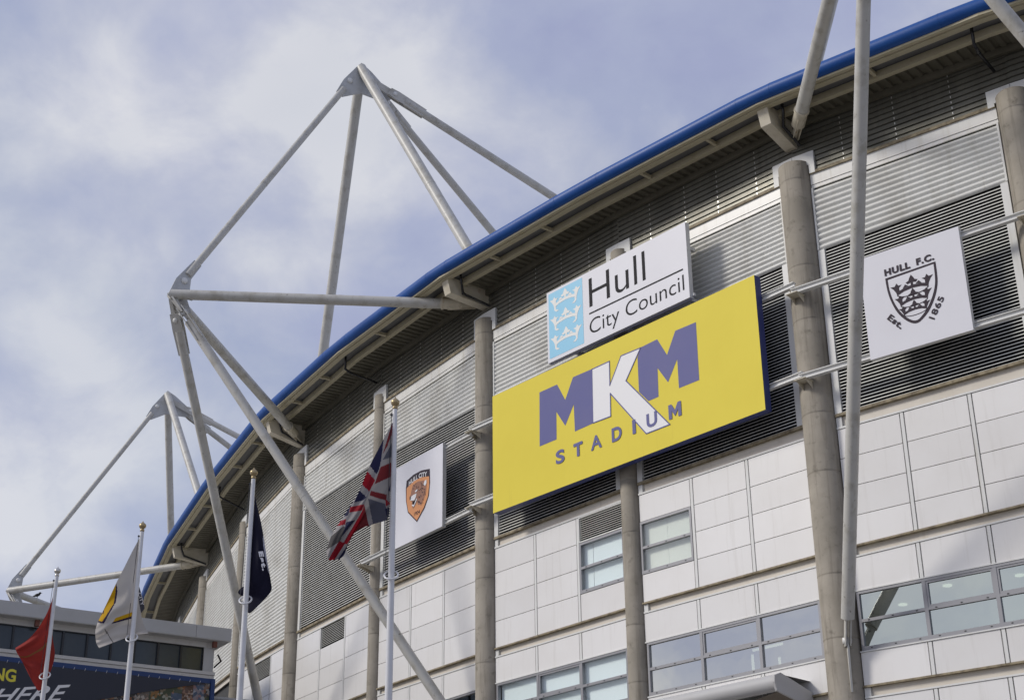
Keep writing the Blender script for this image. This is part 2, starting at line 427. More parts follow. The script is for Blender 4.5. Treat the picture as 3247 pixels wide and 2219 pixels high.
# ---- facade bays
def panel_box(by, u0, u1, lo, hi, name='panel', m=None):
    mb = MB(); by.slab(mb, u0 + .007, u1 - .007, .0, .06, lo, hi)
    return mb.build(name, m or M_PANEL, stadium)
def strip_of(by, u, lo, hi):
    c = MB(); by.slab(c, u - .042, u + .042, .0, .066, lo, hi); c.build('mullion_strip', M_TRIM, stadium)
def add_lv(lv, d): return (lv, d) if not isinstance(lv, tuple) else (lv[0], lv[1] + d)
def window(by, u0, u1, lo, hi, cols, rails, pane_m=M_GLASS, blind_and_glare=None, opening=()):
    """rails: fraction heights of the horizontal rails"""
    fr = MB(); t = .065; z0, z1 = by.z(lo, (u0 + u1) / 2), by.z(hi, (u0 + u1) / 2); H = z1 - z0
    fo, fi = .075, -.05
    by.slab(fr, u0, u1, fi, fo, lo, add_lv(lo, t + .03)); by.slab(fr, u0, u1, fi, fo, add_lv(hi, -t), hi)
    for u in (u0, u1 - t): by.slab(fr, u, u + t, fi, fo - .002, add_lv(lo, t + .03), add_lv(hi, -t))
    us = [u0 + t] + [u0 + (u1 - u0) * i / cols for i in range(1, cols)] + [u1 - t]
    for u in us[1:-1]: by.slab(fr, u - t * .7, u + t * .7, fi, fo - .003, add_lv(lo, t + .03), add_lv(hi, -t))
    zs = [t + .03] + [H * f for f in rails] + [H - t]
    for i in range(cols):
        a, b = us[i] + (t * .7 if i else 0), us[i + 1] - (t * .7 if i < cols - 1 else 0)
        for zz in zs[1:-1]:
            by.slab(fr, a, b, fi, fo - .005, add_lv(lo, zz - t * .55), add_lv(lo, zz + t * .55))
            for q in (.12, .5, .88):
                by.slab(fr, a + (b - a) * q - .022, a + (b - a) * q + .022, fo - .01, fo + .004, add_lv(lo, zz - .012), add_lv(lo, zz + .012), 1)
        for q in (.12, .5, .88):
            by.slab(fr, a + (b - a) * q - .022, a + (b - a) * q + .022, fo - .01, fo + .006, add_lv(lo, .04), add_lv(lo, .064), 1)
    w = fr.build('window', [M_FRAME, M_DOT], stadium)
    for i in range(cols):
        a, b = us[i] + (t * .7 if i else 0), us[i + 1] - (t * .7 if i < cols - 1 else 0)
        for j in range(len(zs) - 1):
            g0, g1 = add_lv(lo, zs[j] + (t * .55 if j else 0)), add_lv(lo, zs[j + 1] - (t * .55 if j < len(zs) - 2 else 0))
            pm = MB(); by.slab(pm, a - .004, b + .004, .012 + random.uniform(-.001, .001), .02, add_lv(g0, -.004), add_lv(g1, .004))
            pm.build('pane', pane_m, w)
            if (i, j) in opening:
                sa = MB()
                for (x0, x1, y0, y1) in ((a, b, g0, add_lv(g0, .05)), (a, b, add_lv(g1, -.05), g1)): by.slab(sa, x0, x1, .022, .06, y0, y1)
                for x in (a, b - .05): by.slab(sa, x, x + .05, .022, .059, add_lv(g0, .05), add_lv(g1, -.05))
                sa.build('sash', M_FRAME, w)
    if blind_and_glare:
        for (f0, f1) in blind_and_glare:
            bm_ = MB(); by.slab(bm_, u0 + (u1 - u0) * f0, u0 + (u1 - u0) * f1, -.11, -.095, add_lv(lo, .01), add_lv(hi, -.01)); bm_.build('blind_and_glare', M_BLINDGLARE, w)
    return w
def louvre(by, u0, u1, lo, hi, pitch, name='louvre', single=False, lip=.031):
    z0 = by.z(lo, 0); H = by.z(hi, by.len / 2) - by.z(lo, by.len / 2)
    bk = MB(); by.slab(bk, u0, u1, -.10, -.07, lo, hi)
    root = bk.build(name, M_LOUVSHADE, stadium)
    n = int(H / pitch); mb = MB(); pt = H / n
    for i in range(n):
        q = mb if not single else MB()
        # blade heights interpolate between bottom and top lines
        def zz(d):
            f = d / H
            return f
        b0, b1 = i * pt, i * pt + lip
        def P(u, o, d):
            f = d / H; qq = by.p(u, o, lo); qq.z = by.z(lo, u) * (1 - f) + by.z(hi, u) * f; return qq
        q.add([P(u0, .062, b0), P(u1, .062, b0), P(u1, .050, b1), P(u0, .050, b1), P(u0, .036, b1 + .004), P(u1, .036, b1 + .004), P(u0, .046, b0 + .004), P(u1, .046, b0 + .004)],
              [(0, 1, 2, 3), (3, 2, 5, 4), (0, 6, 7, 1), (6, 4, 5, 7)])
        if single: q.build('louvre_blade', M_SLAT, root)
    if not single:
        mb.build('louvre_blades', M_SLAT, root, kind='stuff')
    return root
def rows(by): return [5, (5, -.78), (5, -1.53), (5, -2.28), 6]

for k, by in BAYS.items():
    far = k >= 6
    u0, u1 = by.u0, by.u1
    # backing wall behind everything
    wl = MB(); by.slab(wl, .0, by.len, -.5, -.12, 8, 0)
    by.slab(wl, 0, by.len, -.5, -.12, (8, -11.08), 10)
    wl.build('wall_backing', M_BACK, stadium)
    # ribbed mill-finish cladding above the fascia
    H = by.z(0, by.len / 2) - by.z(1, by.len / 2); prof = []; n = int(H / .155)
    for i in range(n):
        z = H * i / n; h = H / n
        prof += [(.015, (1, z)), (.015, (1, z + h * .18)), (.06, (1, z + h * .26)), (.06, (1, z + h * .94))]
    prof.append((.015, (1, H)))
    c = MB(); by.profile(c, -.022, by.len + .022, prof, smooth=False); c.build('ribbed_cladding', M_DARKCLAD, stadium)
    rv = MB()
    if not far:
        nv = max(4, int(by.len / 1.25))
        for q in range(1, nv):
            u = by.len * q / nv + random.uniform(-.05, .05)
            for i in range(n):
                zc = H * (i + .6) / n
                if zc > H * .93: continue
                by.slab(rv, u - .011, u + .011, .055, .068, (1, zc - .028), (1, zc + .028))
        rv.build('rivet_lines', M_RIVET, stadium, kind='stuff')
    # ledge and fascia
    c = MB(); by.slab(c, u0, u1, .0, .125, (1, -.035), (1, .045)); c.build('drip_ledge', M_LEDGE, stadium)
    c = MB(); by.slab(c, u0, u1, .0, .075, 2, (1, -.035)); by.slab(c, u0, u1, .0, .055, (2, -.11), (2, -.008)); c.build('fascia_band', M_FASCIA, stadium)
    # corrugated sheet
    bot = 3 if k <= 4 else 4
    Hc = by.z((2, -.15), by.len / 2) - by.z(bot, by.len / 2); nw = round(Hc / .152); prof = []
    for i in range(nw * 8 + 1):
        a = i / 8 * 2 * math.pi; f = i / (nw * 8)
        prof.append((.052 + .034 * (abs(math.sin(a / 2)) * 2 - 1), f))
    vs = []; c = MB()
    for o_, f in prof:
        for u in (u0 + .055, u1 - .055):
            q = by.p(u, o_, bot); q.z = by.z(bot, u) * (1 - f) + by.z((2, -.15), u) * f; vs.append(q)
    c.add(vs, [(2 * i, 2 * i + 1, 2 * i + 3, 2 * i + 2) for i in range(len(prof) - 1)], 0, True)
    c.build('corrugated_sheet', M_CORR, stadium)
    for u in (u0, u1 - .05):
        c = MB(); by.slab(c, u, u + .05, .0, .10, bot, (2, -.11)); c.build('edge_trim', M_TRIM, stadium)
    # louvres
    if k <= 4:
        louvre(by, u0 + .2, u1 - .2, (4, .06), (3, -.03), .088)
        for u in (u0, u1 - .2):
            c = MB(); by.slab(c, u, u + .19, .0, .085, (4, .06), (3, -.01)); c.build('louvre_side_frame', M_TRIM, stadium)
    c = MB(); by.slab(c, u0, u1, .0, .11, (4, -.02), (4, .055)); c.build('drip_ledge', M_LEDGE, stadium)
    c = MB(); by.slab(c, u0 + .16, u1, -.05, .0, (5, .05), (4, -.02)); c.build('recess_band', M_RECESS, stadium)
    c = MB(); by.slab(c, u0, u0 + .15, -.05, .06, (5, .055), (4, -.025)); c.build('end_box', M_TRIM, stadium)
    if far: continue
    # coping on the panels
    c = MB(); by.slab(c, u0, u1, .0, .082, 5, (5, .05)); c.build('coping', M_TRIM, stadium)
    us = [u0 + (u1 - u0) * i / 3 for i in range(4)]
    rw = rows(by); PM = M_PANEL
    special = {2: ('C', 2), 1: ('B', 0), 4: ('E', 1), 5: ('F', 1)}.get(k)
    for i in range(3):
        a = us[i] + (.062 if i else 0); b = us[i + 1] - (.062 if i < 2 else 0)
        for j in range(4):
            hi, lo = add_lv(rw[j], -.009), add_lv(rw[j + 1], .009)
            nm = special[0] if special and special[1] == i else None
            if nm == 'C' and j == 0:
                louvre(by, a + .03, b - .03, add_lv(lo, .03), add_lv(hi, -.03), .062, 'small_louvre', True, .019)
                c = MB()
                for q in ((a, a + .03), (b - .03, b)): by.slab(c, *q, 0, .08, lo, hi)
                by.slab(c, a, b, 0, .079, lo, add_lv(lo, .03)); by.slab(c, a, b, 0, .079, add_lv(hi, -.03), hi); c.build('louvre_side_frame', M_TRIM, stadium)
                continue
            if nm in ('E', 'F') and j == 0:
                louvre(by, a + .02, b - .02, add_lv(lo, .05), add_lv(hi, -.02), .062, 'small_louvre', True, .019); continue
            if nm in ('C', 'B') and j in (1, 2):
                if j == 1:
                    window(by, a, b, add_lv(rw[3], .006), hi, 1, [.5], M_GLASSC if nm == 'C' else M_GLASSB, blind_and_glare=[(.0, .22), (.23, 1)] if nm == 'C' else [(.0, .46), (.465, 1)])  # bay B's pale sheets stand in for bright sky reflected in the glass
                continue
            panel_box(by, a, b, lo, hi, m=PM)
        if 0 < i: strip_of(by, us[i], add_lv(6, .006), add_lv(5, -.006))
    # transition band
    c = MB(); by.slab(c, u0, u1, .0, .12, (6, -.05), (6, -.005)); c.build('drip_ledge', M_LEDGE, stadium)
    c = MB(); by.slab(c, u0 + .16, u1, -.05, .0, (7, .04), (6, -.05)); c.build('recess_band', M_RECESS, stadium)
    c = MB(); by.slab(c, u0, u0 + .15, -.05, .06, (7, .045), (6, -.055)); c.build('end_box', M_TRIM, stadium)
    c = MB(); by.slab(c, u0, u1, .0, .082, 7, (7, .04)); c.build('coping', M_TRIM, stadium)
    for i in range(3):
        a = us[i] + (.062 if i else 0); b = us[i + 1] - (.062 if i < 2 else 0)
        panel_box(by, a, b, add_lv(8, .03), add_lv(7, -.006))
        if i: strip_of(by, us[i], add_lv(8, .03), add_lv(7, -.006))
        panel_box(by, a, b, add_lv(10, .006), add_lv(9, -.035))
        if i: strip_of(by, us[i], add_lv(10, .006), add_lv(9, -.035))
        for q in range(4): panel_box(by, a, b, add_lv(11, -.8 * (q + 1) + .012), add_lv(11, -.8 * q - .006))
        if i: strip_of(by, us[i], add_lv(11, -3.2), add_lv(11, -.006))
    for q0, q1 in ((add_lv(8, 0), add_lv(8, .028)), (add_lv(9, -.032), add_lv(9, -.002))):
        c = MB(); by.slab(c, u0, u1, .0, .09, q0, q1); c.build('window_flashing', M_TRIM, stadium)
    window(by, u0 + .05, u1 - .03, 9, 8, 3, [.5], M_GLASSC if k == 2 else M_GLASSA if k == 0 else M_GLASS, blind_and_glare=[(.01, .99)] if k == 2 else None,
           opening={0: [(1, 1), (2, 1)], 1: [(1, 1)], 2: [(1, 1)]}.get(k, []))
    c = MB(); by.slab(c, u0, u1, .0, .12, (10, -.05), (10, -.005)); c.build('drip_ledge', M_LEDGE, stadium)
    c = MB(); by.slab(c, u0 + .16, u1, -.05, .0, (11, .04), (10, -.05)); c.build('recess_band', M_RECESS, stadium)
    c = MB(); by.slab(c, u0, u0 + .15, -.05, .06, (11, .045), (10, -.055)); c.build('end_box', M_TRIM, stadium)
    c = MB(); by.slab(c, u0, u1, .0, .082, 11, (11, .04)); c.build('coping', M_TRIM, stadium)
    # room behind the long window: ceiling, floor, back wall (walls have no backing here)
    rm = MB(); by.slab(rm, 0, by.len, -4.6, -4.5, (9, -.3), (8, .3)); by.slab(rm, 0, by.len, -4.5, -.5, (8, .06), (8, .14)); by.slab(rm, 0, by.len, -4.5, -.5, (9, -.3), (9, -.2))
    rm.build('room', M_ROOM, stadium)
    lp = MB()
    if k == 0:
        for u, o_ in ((.75, -1.9), (2.35, -1.0), (2.7, -2.6), (4.0, -1.3), (4.3, -2.4), (5.2, -1.6)):
            q = by.p(u, o_, (8, .05)); lp.lathe((q.x, q.y, q.z - .03), [(0, 0), (.11, 0), (.11, .025), (0, .025)], 16)
        lp.build('ceiling_lamp', M_LAMP, stadium)
    if k == 1:
        for u, o_, h in ((2.75, -1.4, .9), (3.0, -2.2, .9)):
            by.slab(lp, u, u + .05, o_, o_ + .05, (9, -.1), (9, h))  # white posts glow with the lamp material so they read bright
        by.slab(lp, 2.4, 3.4, -1.9, -1.86, (8, -.30), (8, -.24)); by.slab(lp, 2.6, 3.5, -1.2, -1.16, (9, .35), (9, .40))
        by.slab(lp, 4.6, 6.2, -.7, -.66, (9, .1), (9, .22))
        lp.build('strip_lamp_and_posts', M_LAMP, stadium)

# ---- eave: blue tube, rails, gutter, deck
def poly(s_, z_of, ks): return [rp(k, s_(k) if callable(s_) else s_, z_of(k)) for k in ks]
def bar(mb, ks, s0, s1, z0, z1, mi=0):   # box swept round the curve; s and z given as functions of k
    ring = lambda k: [rp(k, s1(k), z0(k)), rp(k, s0(k), z0(k)), rp(k, s0(k), z1(k)), rp(k, s1(k), z1(k))]
    for a, b in zip(ks, ks[1:]):
        p, q = ring(a), ring(b)
        mb.add(p + q, [(0, 1, 5, 4), (1, 2, 6, 5), (2, 3, 7, 6), (3, 0, 4, 7), (3, 2, 1, 0), (4, 5, 6, 7)], mi)
KS = list(range(-1, 10))
path = []
for k in KS:
    s_, z_ = TUBE[k]; path.append(rp(k, s_, z_))
# ease the kink at each odd column over two short bends
full = []
for i, p in enumerate(path):
    k = KS[i]
    if 0 < i < len(path) - 1:
        e = .55 if k % 2 else .9
        full += [p + (path[i - 1] - p).normalized() * e, p + (path[i + 1] - p).normalized() * e]
    else: full.append(p)
for i in range(len(KS) - 1):
    seg = full[max(0, 2 * i - 1 + 0):2 * i + 2] if False else None
tb = MB(); tb.tube(full, .212, 28); tb.build('eave_tube', M_BLUE, stadium)
jn = MB()
for i in range(len(full) - 1):
    a, b = full[i], full[i + 1]; d = (b - a).normalized()
    for q in ((a, d, .04),):
        c0 = a + d * .03; jn.tube([c0, c0 + d * .02], .2155, 28)
jn.build('tube_joint_rings', M_BLUE, stadium)
ts = lambda k: TUBE[k][0]
m = MB(); bar(m, KS, lambda k: ts(k) - .30, lambda k: ts(k) - .12, lambda k: SOF[k] + .0, lambda k: SOF[k] + .12); 
bar(m, KS, lambda k: ts(k) - .11, lambda k: ts(k) + .02, lambda k: SOF[k] + .035, lambda k: SOF[k] + .12)
m.build('eave_rail', M_CREAM, stadium)
m = MB(); bar(m, KS, lambda k: ts(k) - .86, lambda k: ts(k) - .70, lambda k: SOF[k] - .08, lambda k: SOF[k] + .12); m.build('purlin', M_CREAM, stadium)
m = MB(); bar(m, KS, lambda k: ts(k) - .72, lambda k: ts(k) - .28, lambda k: SOF[k] + .14, lambda k: SOF[k] + .18); m.build('gutter_base', M_GUT, stadium)
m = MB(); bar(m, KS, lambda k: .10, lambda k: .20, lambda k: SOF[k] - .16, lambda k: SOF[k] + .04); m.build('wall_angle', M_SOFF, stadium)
# roof deck on top
m = MB(); bar(m, KS, lambda k: -20., lambda k: ts(k) - .1, lambda k: SOF[k] + .34, lambda k: SOF[k] + .42); m.build('roof_deck', M_LGREY, stadium)
# profiled soffit deck: ribs run from wall to purlin
for k in range(-1, 9):
    by = BAYS[k]; n = max(6, int(by.len / .27)); vs, fs = [], []
    prof = []
    for i in range(n):
        for f, dz in ((0, 0), (.42, 0), (.52, .06), (.9, .06)): prof.append(((i + f) / n, dz))
    prof.append((1, 0))
    for f, dz in prof:
        def lerp(fn): return fn(by.kl) * (1 - f) + fn(by.kr) * f
        for sfn in (lambda q: .06, lambda q: ts(q) - .78):
            p = rp(by.kl, sfn(by.kl), SOF[by.kl]) * (1 - f) + rp(by.kr, sfn(by.kr), SOF[by.kr]) * f
            vs.append(V((p.x, p.y, p.z + dz)))
    fs = [(2 * i, 2 * i + 1, 2 * i + 3, 2 * i + 2) for i in range(len(prof) - 1)]
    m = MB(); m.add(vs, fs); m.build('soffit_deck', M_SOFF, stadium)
    # stub beams between the two rails
    for f in ((.33, .70) if k > 0 else (.5,)):
        a = rp(by.kl, ts(by.kl) - .28, SOF[by.kl] + .02).lerp(rp(by.kr, ts(by.kr) - .28, SOF[by.kr] + .02), f)
        b = rp(by.kl, ts(by.kl) - .72, SOF[by.kl] + .02).lerp(rp(by.kr, ts(by.kr) - .72, SOF[by.kr] + .02), f)
        d = (a - b); X = d.normalized(); Y = V((-X.y, X.x, 0)).normalized(); Z = X.cross(Y)
        m = MB(); m.box((a + b) / 2, (d.length / 2, .045, .05), 0, (X, Y, Z)); m.build('stub_beam', M_CREAM, stadium)
# fins at the odd columns
for k in (-1, 1, 3, 5, 7, 9):
    s_, z_ = TUBE[k]; so_ = SOF[k]; t = .165
    prof = [(.0, so_ + .1), (s_ - .22, so_ + .1), (s_ - .20, so_ - .0), (s_ - .33, so_ - .46), (.16, LV[1][k] + .92), (.0, LV[1][k] + .92)]
    fn = MB(); tg = rp(k, 0, 0, 1) - rp(k, 0, 0)
    fn.prism([rp(k, a, b, -t) for a, b in prof], tg * (2 * t)); fn.build('eave_fin', M_FIN, stadium)
# drainpipes
for k in (0, 1, 3, 4, 5, 6, 7):
    s_, so_ = TUBE[k][0], SOF[k]
    if k % 2:
        pts = [rp(k, s_ - .55, so_ + .15, .42), rp(k, s_ - .58, so_ - .12, .42), rp(k, s_ - .75, so_ - .42, .27), rp(k, .15, LV[1][k] + .88, .33)]
    else:
        pts = [rp(k, s_ - .5, so_ + .15, -.35), rp(k, s_ - .5, so_ - .34, -.35), rp(k, s_ - .75, so_ - .46, -.35), rp(k, .08, LV[1][k] + 1.0, -.33)]
    m = MB(); m.tube(pts, .042, 12); m.tube([pts[2], pts[2].lerp(pts[3], .06)], .052, 12); m.build('drainpipe', M_BLACK, stadium)

# ---- rails carrying the sign boards, with brackets on the columns
def rail(by, u0, u1, z, out=.64):
    m = MB(); h = .075
    q0, q1 = by.o + by.d * u0 + by.n * out, by.o + by.d * u1 + by.n * out
    X = V((by.d.x, by.d.y, 0)); Y = V((by.n.x, by.n.y, 0)); c = (q0 + q1) / 2
    m.box((c.x, c.y, z + h - .01), ((u1 - u0) / 2, .07, .01), 0, (X, Y, V((0, 0, 1))))
    m.box((c.x, c.y, z - h + .01), ((u1 - u0) / 2, .07, .01), 0, (X, Y, V((0, 0, 1))))
    m.box((c.x, c.y, z), ((u1 - u0) / 2, .012, h - .02), 0, (X, Y + X * 0, V((0, 0, 1))))
    m.build('sign_rail', M_TRIM, stadium)
RZ = {}
def rail_z(px, py, by, out=.64):
    o3 = V((by.o.x + by.n.x * out, by.o.y + by.n.y * out, 0)); return on_plane(px, py, o3, V((by.n.x, by.n.y, 0))).z
ra_u, ra_l = rail_z(2633, 886, A), rail_z(2633, 1169, A)
rd_u, rd_l = rail_z(1452.6, 1397, D), rail_z(1450.7, 1637, D)
for z in (ra_u, ra_l): rail(A, -.12, A.len + .2, z)
for z in (rd_u, rd_l): rail(D, -.05, D.len + .05, z)
# chord from column 1 to column 3 for the large board
class Chord: pass
ch = Chord(); ch.o = W[3]; dd = W[1] - W[3]; ch.len = dd.length; ch.d = dd.normalized(); ch.n = V((ch.d.y, -ch.d.x))
if ch.n.y > 0: ch.n = -ch.n
rm_u, rm_l = rail_z(1535, 1344, ch), rail_z(1535, 1585, ch)
for z in (rm_u, rm_l): rail(ch, -.1, ch.len + .1, z)
for k, zz in ((1, (ra_u, ra_l)), (3, (rm_u, rm_l)), (4, (rd_l, rd_u)), (0, (ra_u, ra_l))):
    for z in zz:
        m = MB(); X = V((NR[k].x, NR[k].y, 0)); Y = V((-X.y, X.x, 0)); r = RAD[k]
        for t in (-.13, .13): m.prism([rp(k, r - .06, z - .30, t), rp(k, .74, z - .10, t), rp(k, .74, z - .08, t), rp(k, r - .06, z - .08, t)], Y * .015)
        m.box(rp(k, (r + .74) / 2, z - .087), ((.74 - r) / 2 + .05, .17, .01), 0, (X, Y, V((0, 0, 1))))
        m.build('rail_bracket', M_FIN, stadium)

# ---- canopy over the doors at the bottom right
def canopy():
    by = B; z = 9.20; nose_s = 1.45; m = MB(); n = 10
    u0, u1 = -.1, 5.63
    prof = [(0.0, .0)] + [(nose_s - .2, .02)] + [(nose_s - .2 + .2 * math.sin(a), -.18 + .2 * math.cos(a)) for a in [math.pi * (i + 1) / n for i in range(n)]] + [(.0, -.62)]
    def ring(u): return [by.p(u, o_, (9, z - 9.66 - 0 + dz)) for o_, dz in prof]
    a, b = ring(u0), ring(u1); k = len(prof)
    m.add(a + b, [(i, i + 1, k + i + 1, k + i) for i in range(k - 2)], 0, True)
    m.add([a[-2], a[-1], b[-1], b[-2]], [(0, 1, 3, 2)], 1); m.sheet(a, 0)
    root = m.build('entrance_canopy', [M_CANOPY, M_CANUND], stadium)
    e = MB(); pr = [(nose_s + .03, -.05), (nose_s + .05, -.2), (nose_s - .02, -.40), (.45, -.60), (.08, -.60), (.08, -.28), (nose_s - .2, .04)]
    e.prism([by.p(u1 + .004, o_, (9, z - 9.66 + dz)) for o_, dz in pr], V((by.d.x, by.d.y, 0)) * .06)
    e.build('canopy_end_plate', M_CANOPY, root)
canopy()

# ------------------------------------------------------------------ tubular roof support frames
def plate(mb, pts, nrm, th, mi=0):
    nrm = V(nrm).normalized(); mb.prism([V(p) - nrm * th / 2 for p in pts], nrm * th, mi)
def disc(mb, c, ax, r, h, mi=0):
    ax = V(ax).normalized(); mb.lathe(V(c) - ax * h / 2, [(0, 0), (r, 0), (r, h), (0, h)], 20, mi, ax)
def toward(k, P): d = V((P.x - W[k].x, P.y - W[k].y)).normalized(); return V((d.x, d.y, 0))
def frame(kc, P, Ap, label, feet=(-1, 1)):
    root = empty('roof_support_frame', (P.x, P.y, 0), label, 'steel frame', 'tubular steel frames holding up the stadium roof')
    up = V((0, 0, 1)); rad3 = V((NR[kc].x, NR[kc].y, 0)); tan3 = V((-rad3.y, rad3.x, 0))
    for sg in feet:
        k = kc + sg; dr = toward(k, P)
        z_e = LV[1][k] + 1.12
        end = V((W[k].x, W[k].y, z_e)) + dr * .40
        d = (end - P).normalized(); L_ = (end - P).length
        m = MB(); m.tube([P, end - d * 1.15], .178, 24); m.build('strut', M_TUBE, root)
        m = MB(); c0 = end - d * 1.15
        m.tube([c0, c0 + d * .07], .21, 24); m.tube([c0 + d * .07, c0 + d * .62, c0 + d * .72], [.185, .185, .10], 24)
        m.tube([c0 + d * .6, end + d * .1], .07, 12)
        sd_ = d.cross(up).normalized()
        for t in (-.075, .075): plate(m, [c0 + d * .2 + sd_ * t + up * -.2, c0 + d * .2 + sd_ * t + up * -.12, end + sd_ * t + up * .1, end + sd_ * t - up * .12], sd_, .025)
        m.build('strut_end', M_FIN, root)
        # leg
        fo, fz = (.47, 9.87) if kc == 0 else (.62, 9.45)
        pin = V((W[k].x, W[k].y, fz)) + dr * fo
        hd = P - V((0, 0, .05)) - rad3 * .0
        d = (pin - hd).normalized(); sd_ = d.cross(up).normalized(); nf = sd_.cross(d).normalized()
        ja, jb = hd + d * .95, pin - d * .42
        m = MB(); m.tube([ja + d * .32, jb - d * .15], .158, 24)
        mid = ja.lerp(jb, .47); m.tube([mid, mid + d * .04], .163, 24); m.build('leg', M_TUBE, root)
        m = MB()
        for t in (-.10, .10):
            plate(m, [hd + d * .62 + sd_ * .17 + nf * t, ja + d * .25 + sd_ * .19 + nf * t, ja + d * 1.15 + sd_ * .165 + nf * t, ja + d * 1.15 + sd_ * .11 + nf * t,
                      ja + d * 1.15 - sd_ * .11 + nf * t, ja + d * 1.15 - sd_ * .165 + nf * t, ja + d * .25 - sd_ * .19 + nf * t, hd + d * .62 - sd_ * .17 + nf * t], nf, .03)
        plate(m, [hd + d * .1 + sd_ * .13, hd + d * .85 + sd_ * .17, hd + d * .85 - sd_ * .17, hd + d * .1 - sd_ * .13], nf, .06)
        plate(m, [hd + d * .1 + nf * .12, ja + d * .2 + nf * .03, ja + d * .2 - nf * .03, hd + d * .1 - nf * .12], sd_, .05)
        m.build('leg_fork', M_TUBE, root)
        m = MB(); disc(m, hd + d * .86, nf, .085, .30); m.build('pin', M_PIN, root)
        m = MB()
        for t in (-.055, .055):
            plate(m, [jb - d * .55 + dr.cross(up) * t + nf * .0 + dr * .10, jb - d * .55 + dr.cross(up) * t - dr * .10, pin + dr.cross(up) * t - dr * .10 - up * .12, pin + dr.cross(up) * t + dr * .10 - up * .12], dr.cross(up), .03)
        m.build('foot_fork', M_TUBE, root)
        m = MB(); colp = V((W[k].x, W[k].y, 0)) + dr * (RAD[k] - .03)
        plate(m, [V((pin.x, pin.y, pin.z + .1)) + dr * .07, V((pin.x, pin.y, pin.z - .15)) + dr * .09, V((colp.x, colp.y, 8.70)) + dr * .06, V((colp.x, colp.y, 8.70)), V((colp.x, colp.y, pin.z - .05))], dr.cross(up), .045)
        m.build('foot_fin', M_TUBE, root)
        m = MB(); disc(m, pin + up * .02, dr.cross(up), .075, .2); m.build('pin', M_PIN, root)
        # mast from the apex down to the roof
        base = rp(k, -.35, SOF[k] + .1)
        m = MB(); d = (base - Ap).normalized(); m.tube([Ap, base], .20, 24); mid = Ap.lerp(base, .56); m.tube([mid, mid + d * .04], .205, 24); m.build('mast', M_TUBE, root)
        # back tie
        bt = rp(kc, -17.5, P.z + 1.0, -5.1 * sg)
        d = (bt - Ap).normalized(); a0 = Ap - up * .55 - rad3 * .5 + tan3 * (-.12 * sg); d = (bt - a0).normalized(); sd_ = d.cross(up).normalized(); nf = sd_.cross(d).normalized()
        m = MB(); m.tube([a0 + d * 1.5, bt], .158, 22)
        for q in (.35, .7): mm = a0.lerp(bt, q); m.tube([mm, mm + d * .04], .163, 22)
        m.build('back_tie', M_TUBE, root)
        m = MB()
        for t in (-.09, .09):
            plate(m, [a0 + d * .75 + nf * .16 + sd_ * t, a0 + d * 1.1 + nf * .2 + sd_ * t, a0 + d * 2.4 + nf * .18 + sd_ * t, a0 + d * 2.4 - nf * .18 + sd_ * t, a0 + d * 1.1 - nf * .2 + sd_ * t, a0 + d * .75 - nf * .16 + sd_ * t], sd_, .03)
        plate(m, [a0 - d * .5 + nf * .12, a0 + d * 1.3 + nf * .17, a0 + d * 1.3 - nf * .17, a0 - d * .5 - nf * .12], sd_, .06)
        m.build('tie_fork', M_TUBE, root)
        m = MB(); disc(m, a0 + d * 1.0, sd_, .09, .28); m.build('pin', M_PIN, root)
    # front tie between outer node and apex
    d = (Ap - P).normalized(); nf = tan3; e = d.cross(nf).normalized()
    if e.dot(rad3) < 0: e = -e
    m = MB(); m.tube([P + d * 1.0, Ap - d * 1.45], .132, 22)
    mm = P.lerp(Ap, .45); m.tube([mm, mm + d * .04], .137, 22); m.build('front_tie', M_TUBE, root)
    m = MB()
    plate(m, [P + rad3 * .14 - up * .05, P + d * .6 + e * .24, P + d * 1.65 + e * .16, P + d * 1.65 - e * .16, P + d * .95 - e * .18, P + d * .35 - e * .50, P - rad3 * .75 - up * .05], nf, .07)
    plate(m, [P + rad3 * .16, P - up * .62 - rad3 * .42, P - up * .55 - rad3 * .75, P - rad3 * .5 + up * .05], nf, .06)
    plate(m, [Ap + up * .22, Ap + rad3 * .12 + up * .1, Ap - d * 1.1 + e * .24, Ap - d * 1.8 + e * .16, Ap - d * 1.8 - e * .16, Ap - up * 1.2 - rad3 * .0, Ap - up * .2 - rad3 * .3], nf, .07)
    plate(m, [Ap + up * .22, Ap - up * .05 - rad3 * .45, Ap - up * .9 - rad3 * 1.5, Ap - up * 1.25 - rad3 * 1.1, Ap - up * 1.2], nf, .07)
    m.build('gusset_plate', M_GUS, root)
    m = MB(); disc(m, P + d * .72 - e * .04, nf, .11, .18); disc(m, Ap - d * .95 + e * .02, nf, .11, .18); m.build('pin', M_PIN, root)
    return root
P1, A1 = V((-11.74, 46.87, 24.98)), V((-5.91, 50.61, 36.86))
P2, A2 = V((-26.52, 77.39, 22.98)), V((-19.68, 79.68, 34.97))
P0 = rp(0, 7.7, 25.0); A0 = rp(0, 1.34, 36.86)
frame(4, P1, A1, 'tall white tubular roof frame whose full peak stands against the sky')
frame(8, P2, A2, 'smaller distant tubular roof frame at the left behind the low building')
frame(0, P0, A0, 'tubular roof frame at the right whose leg comes down the column by the rugby crest board')

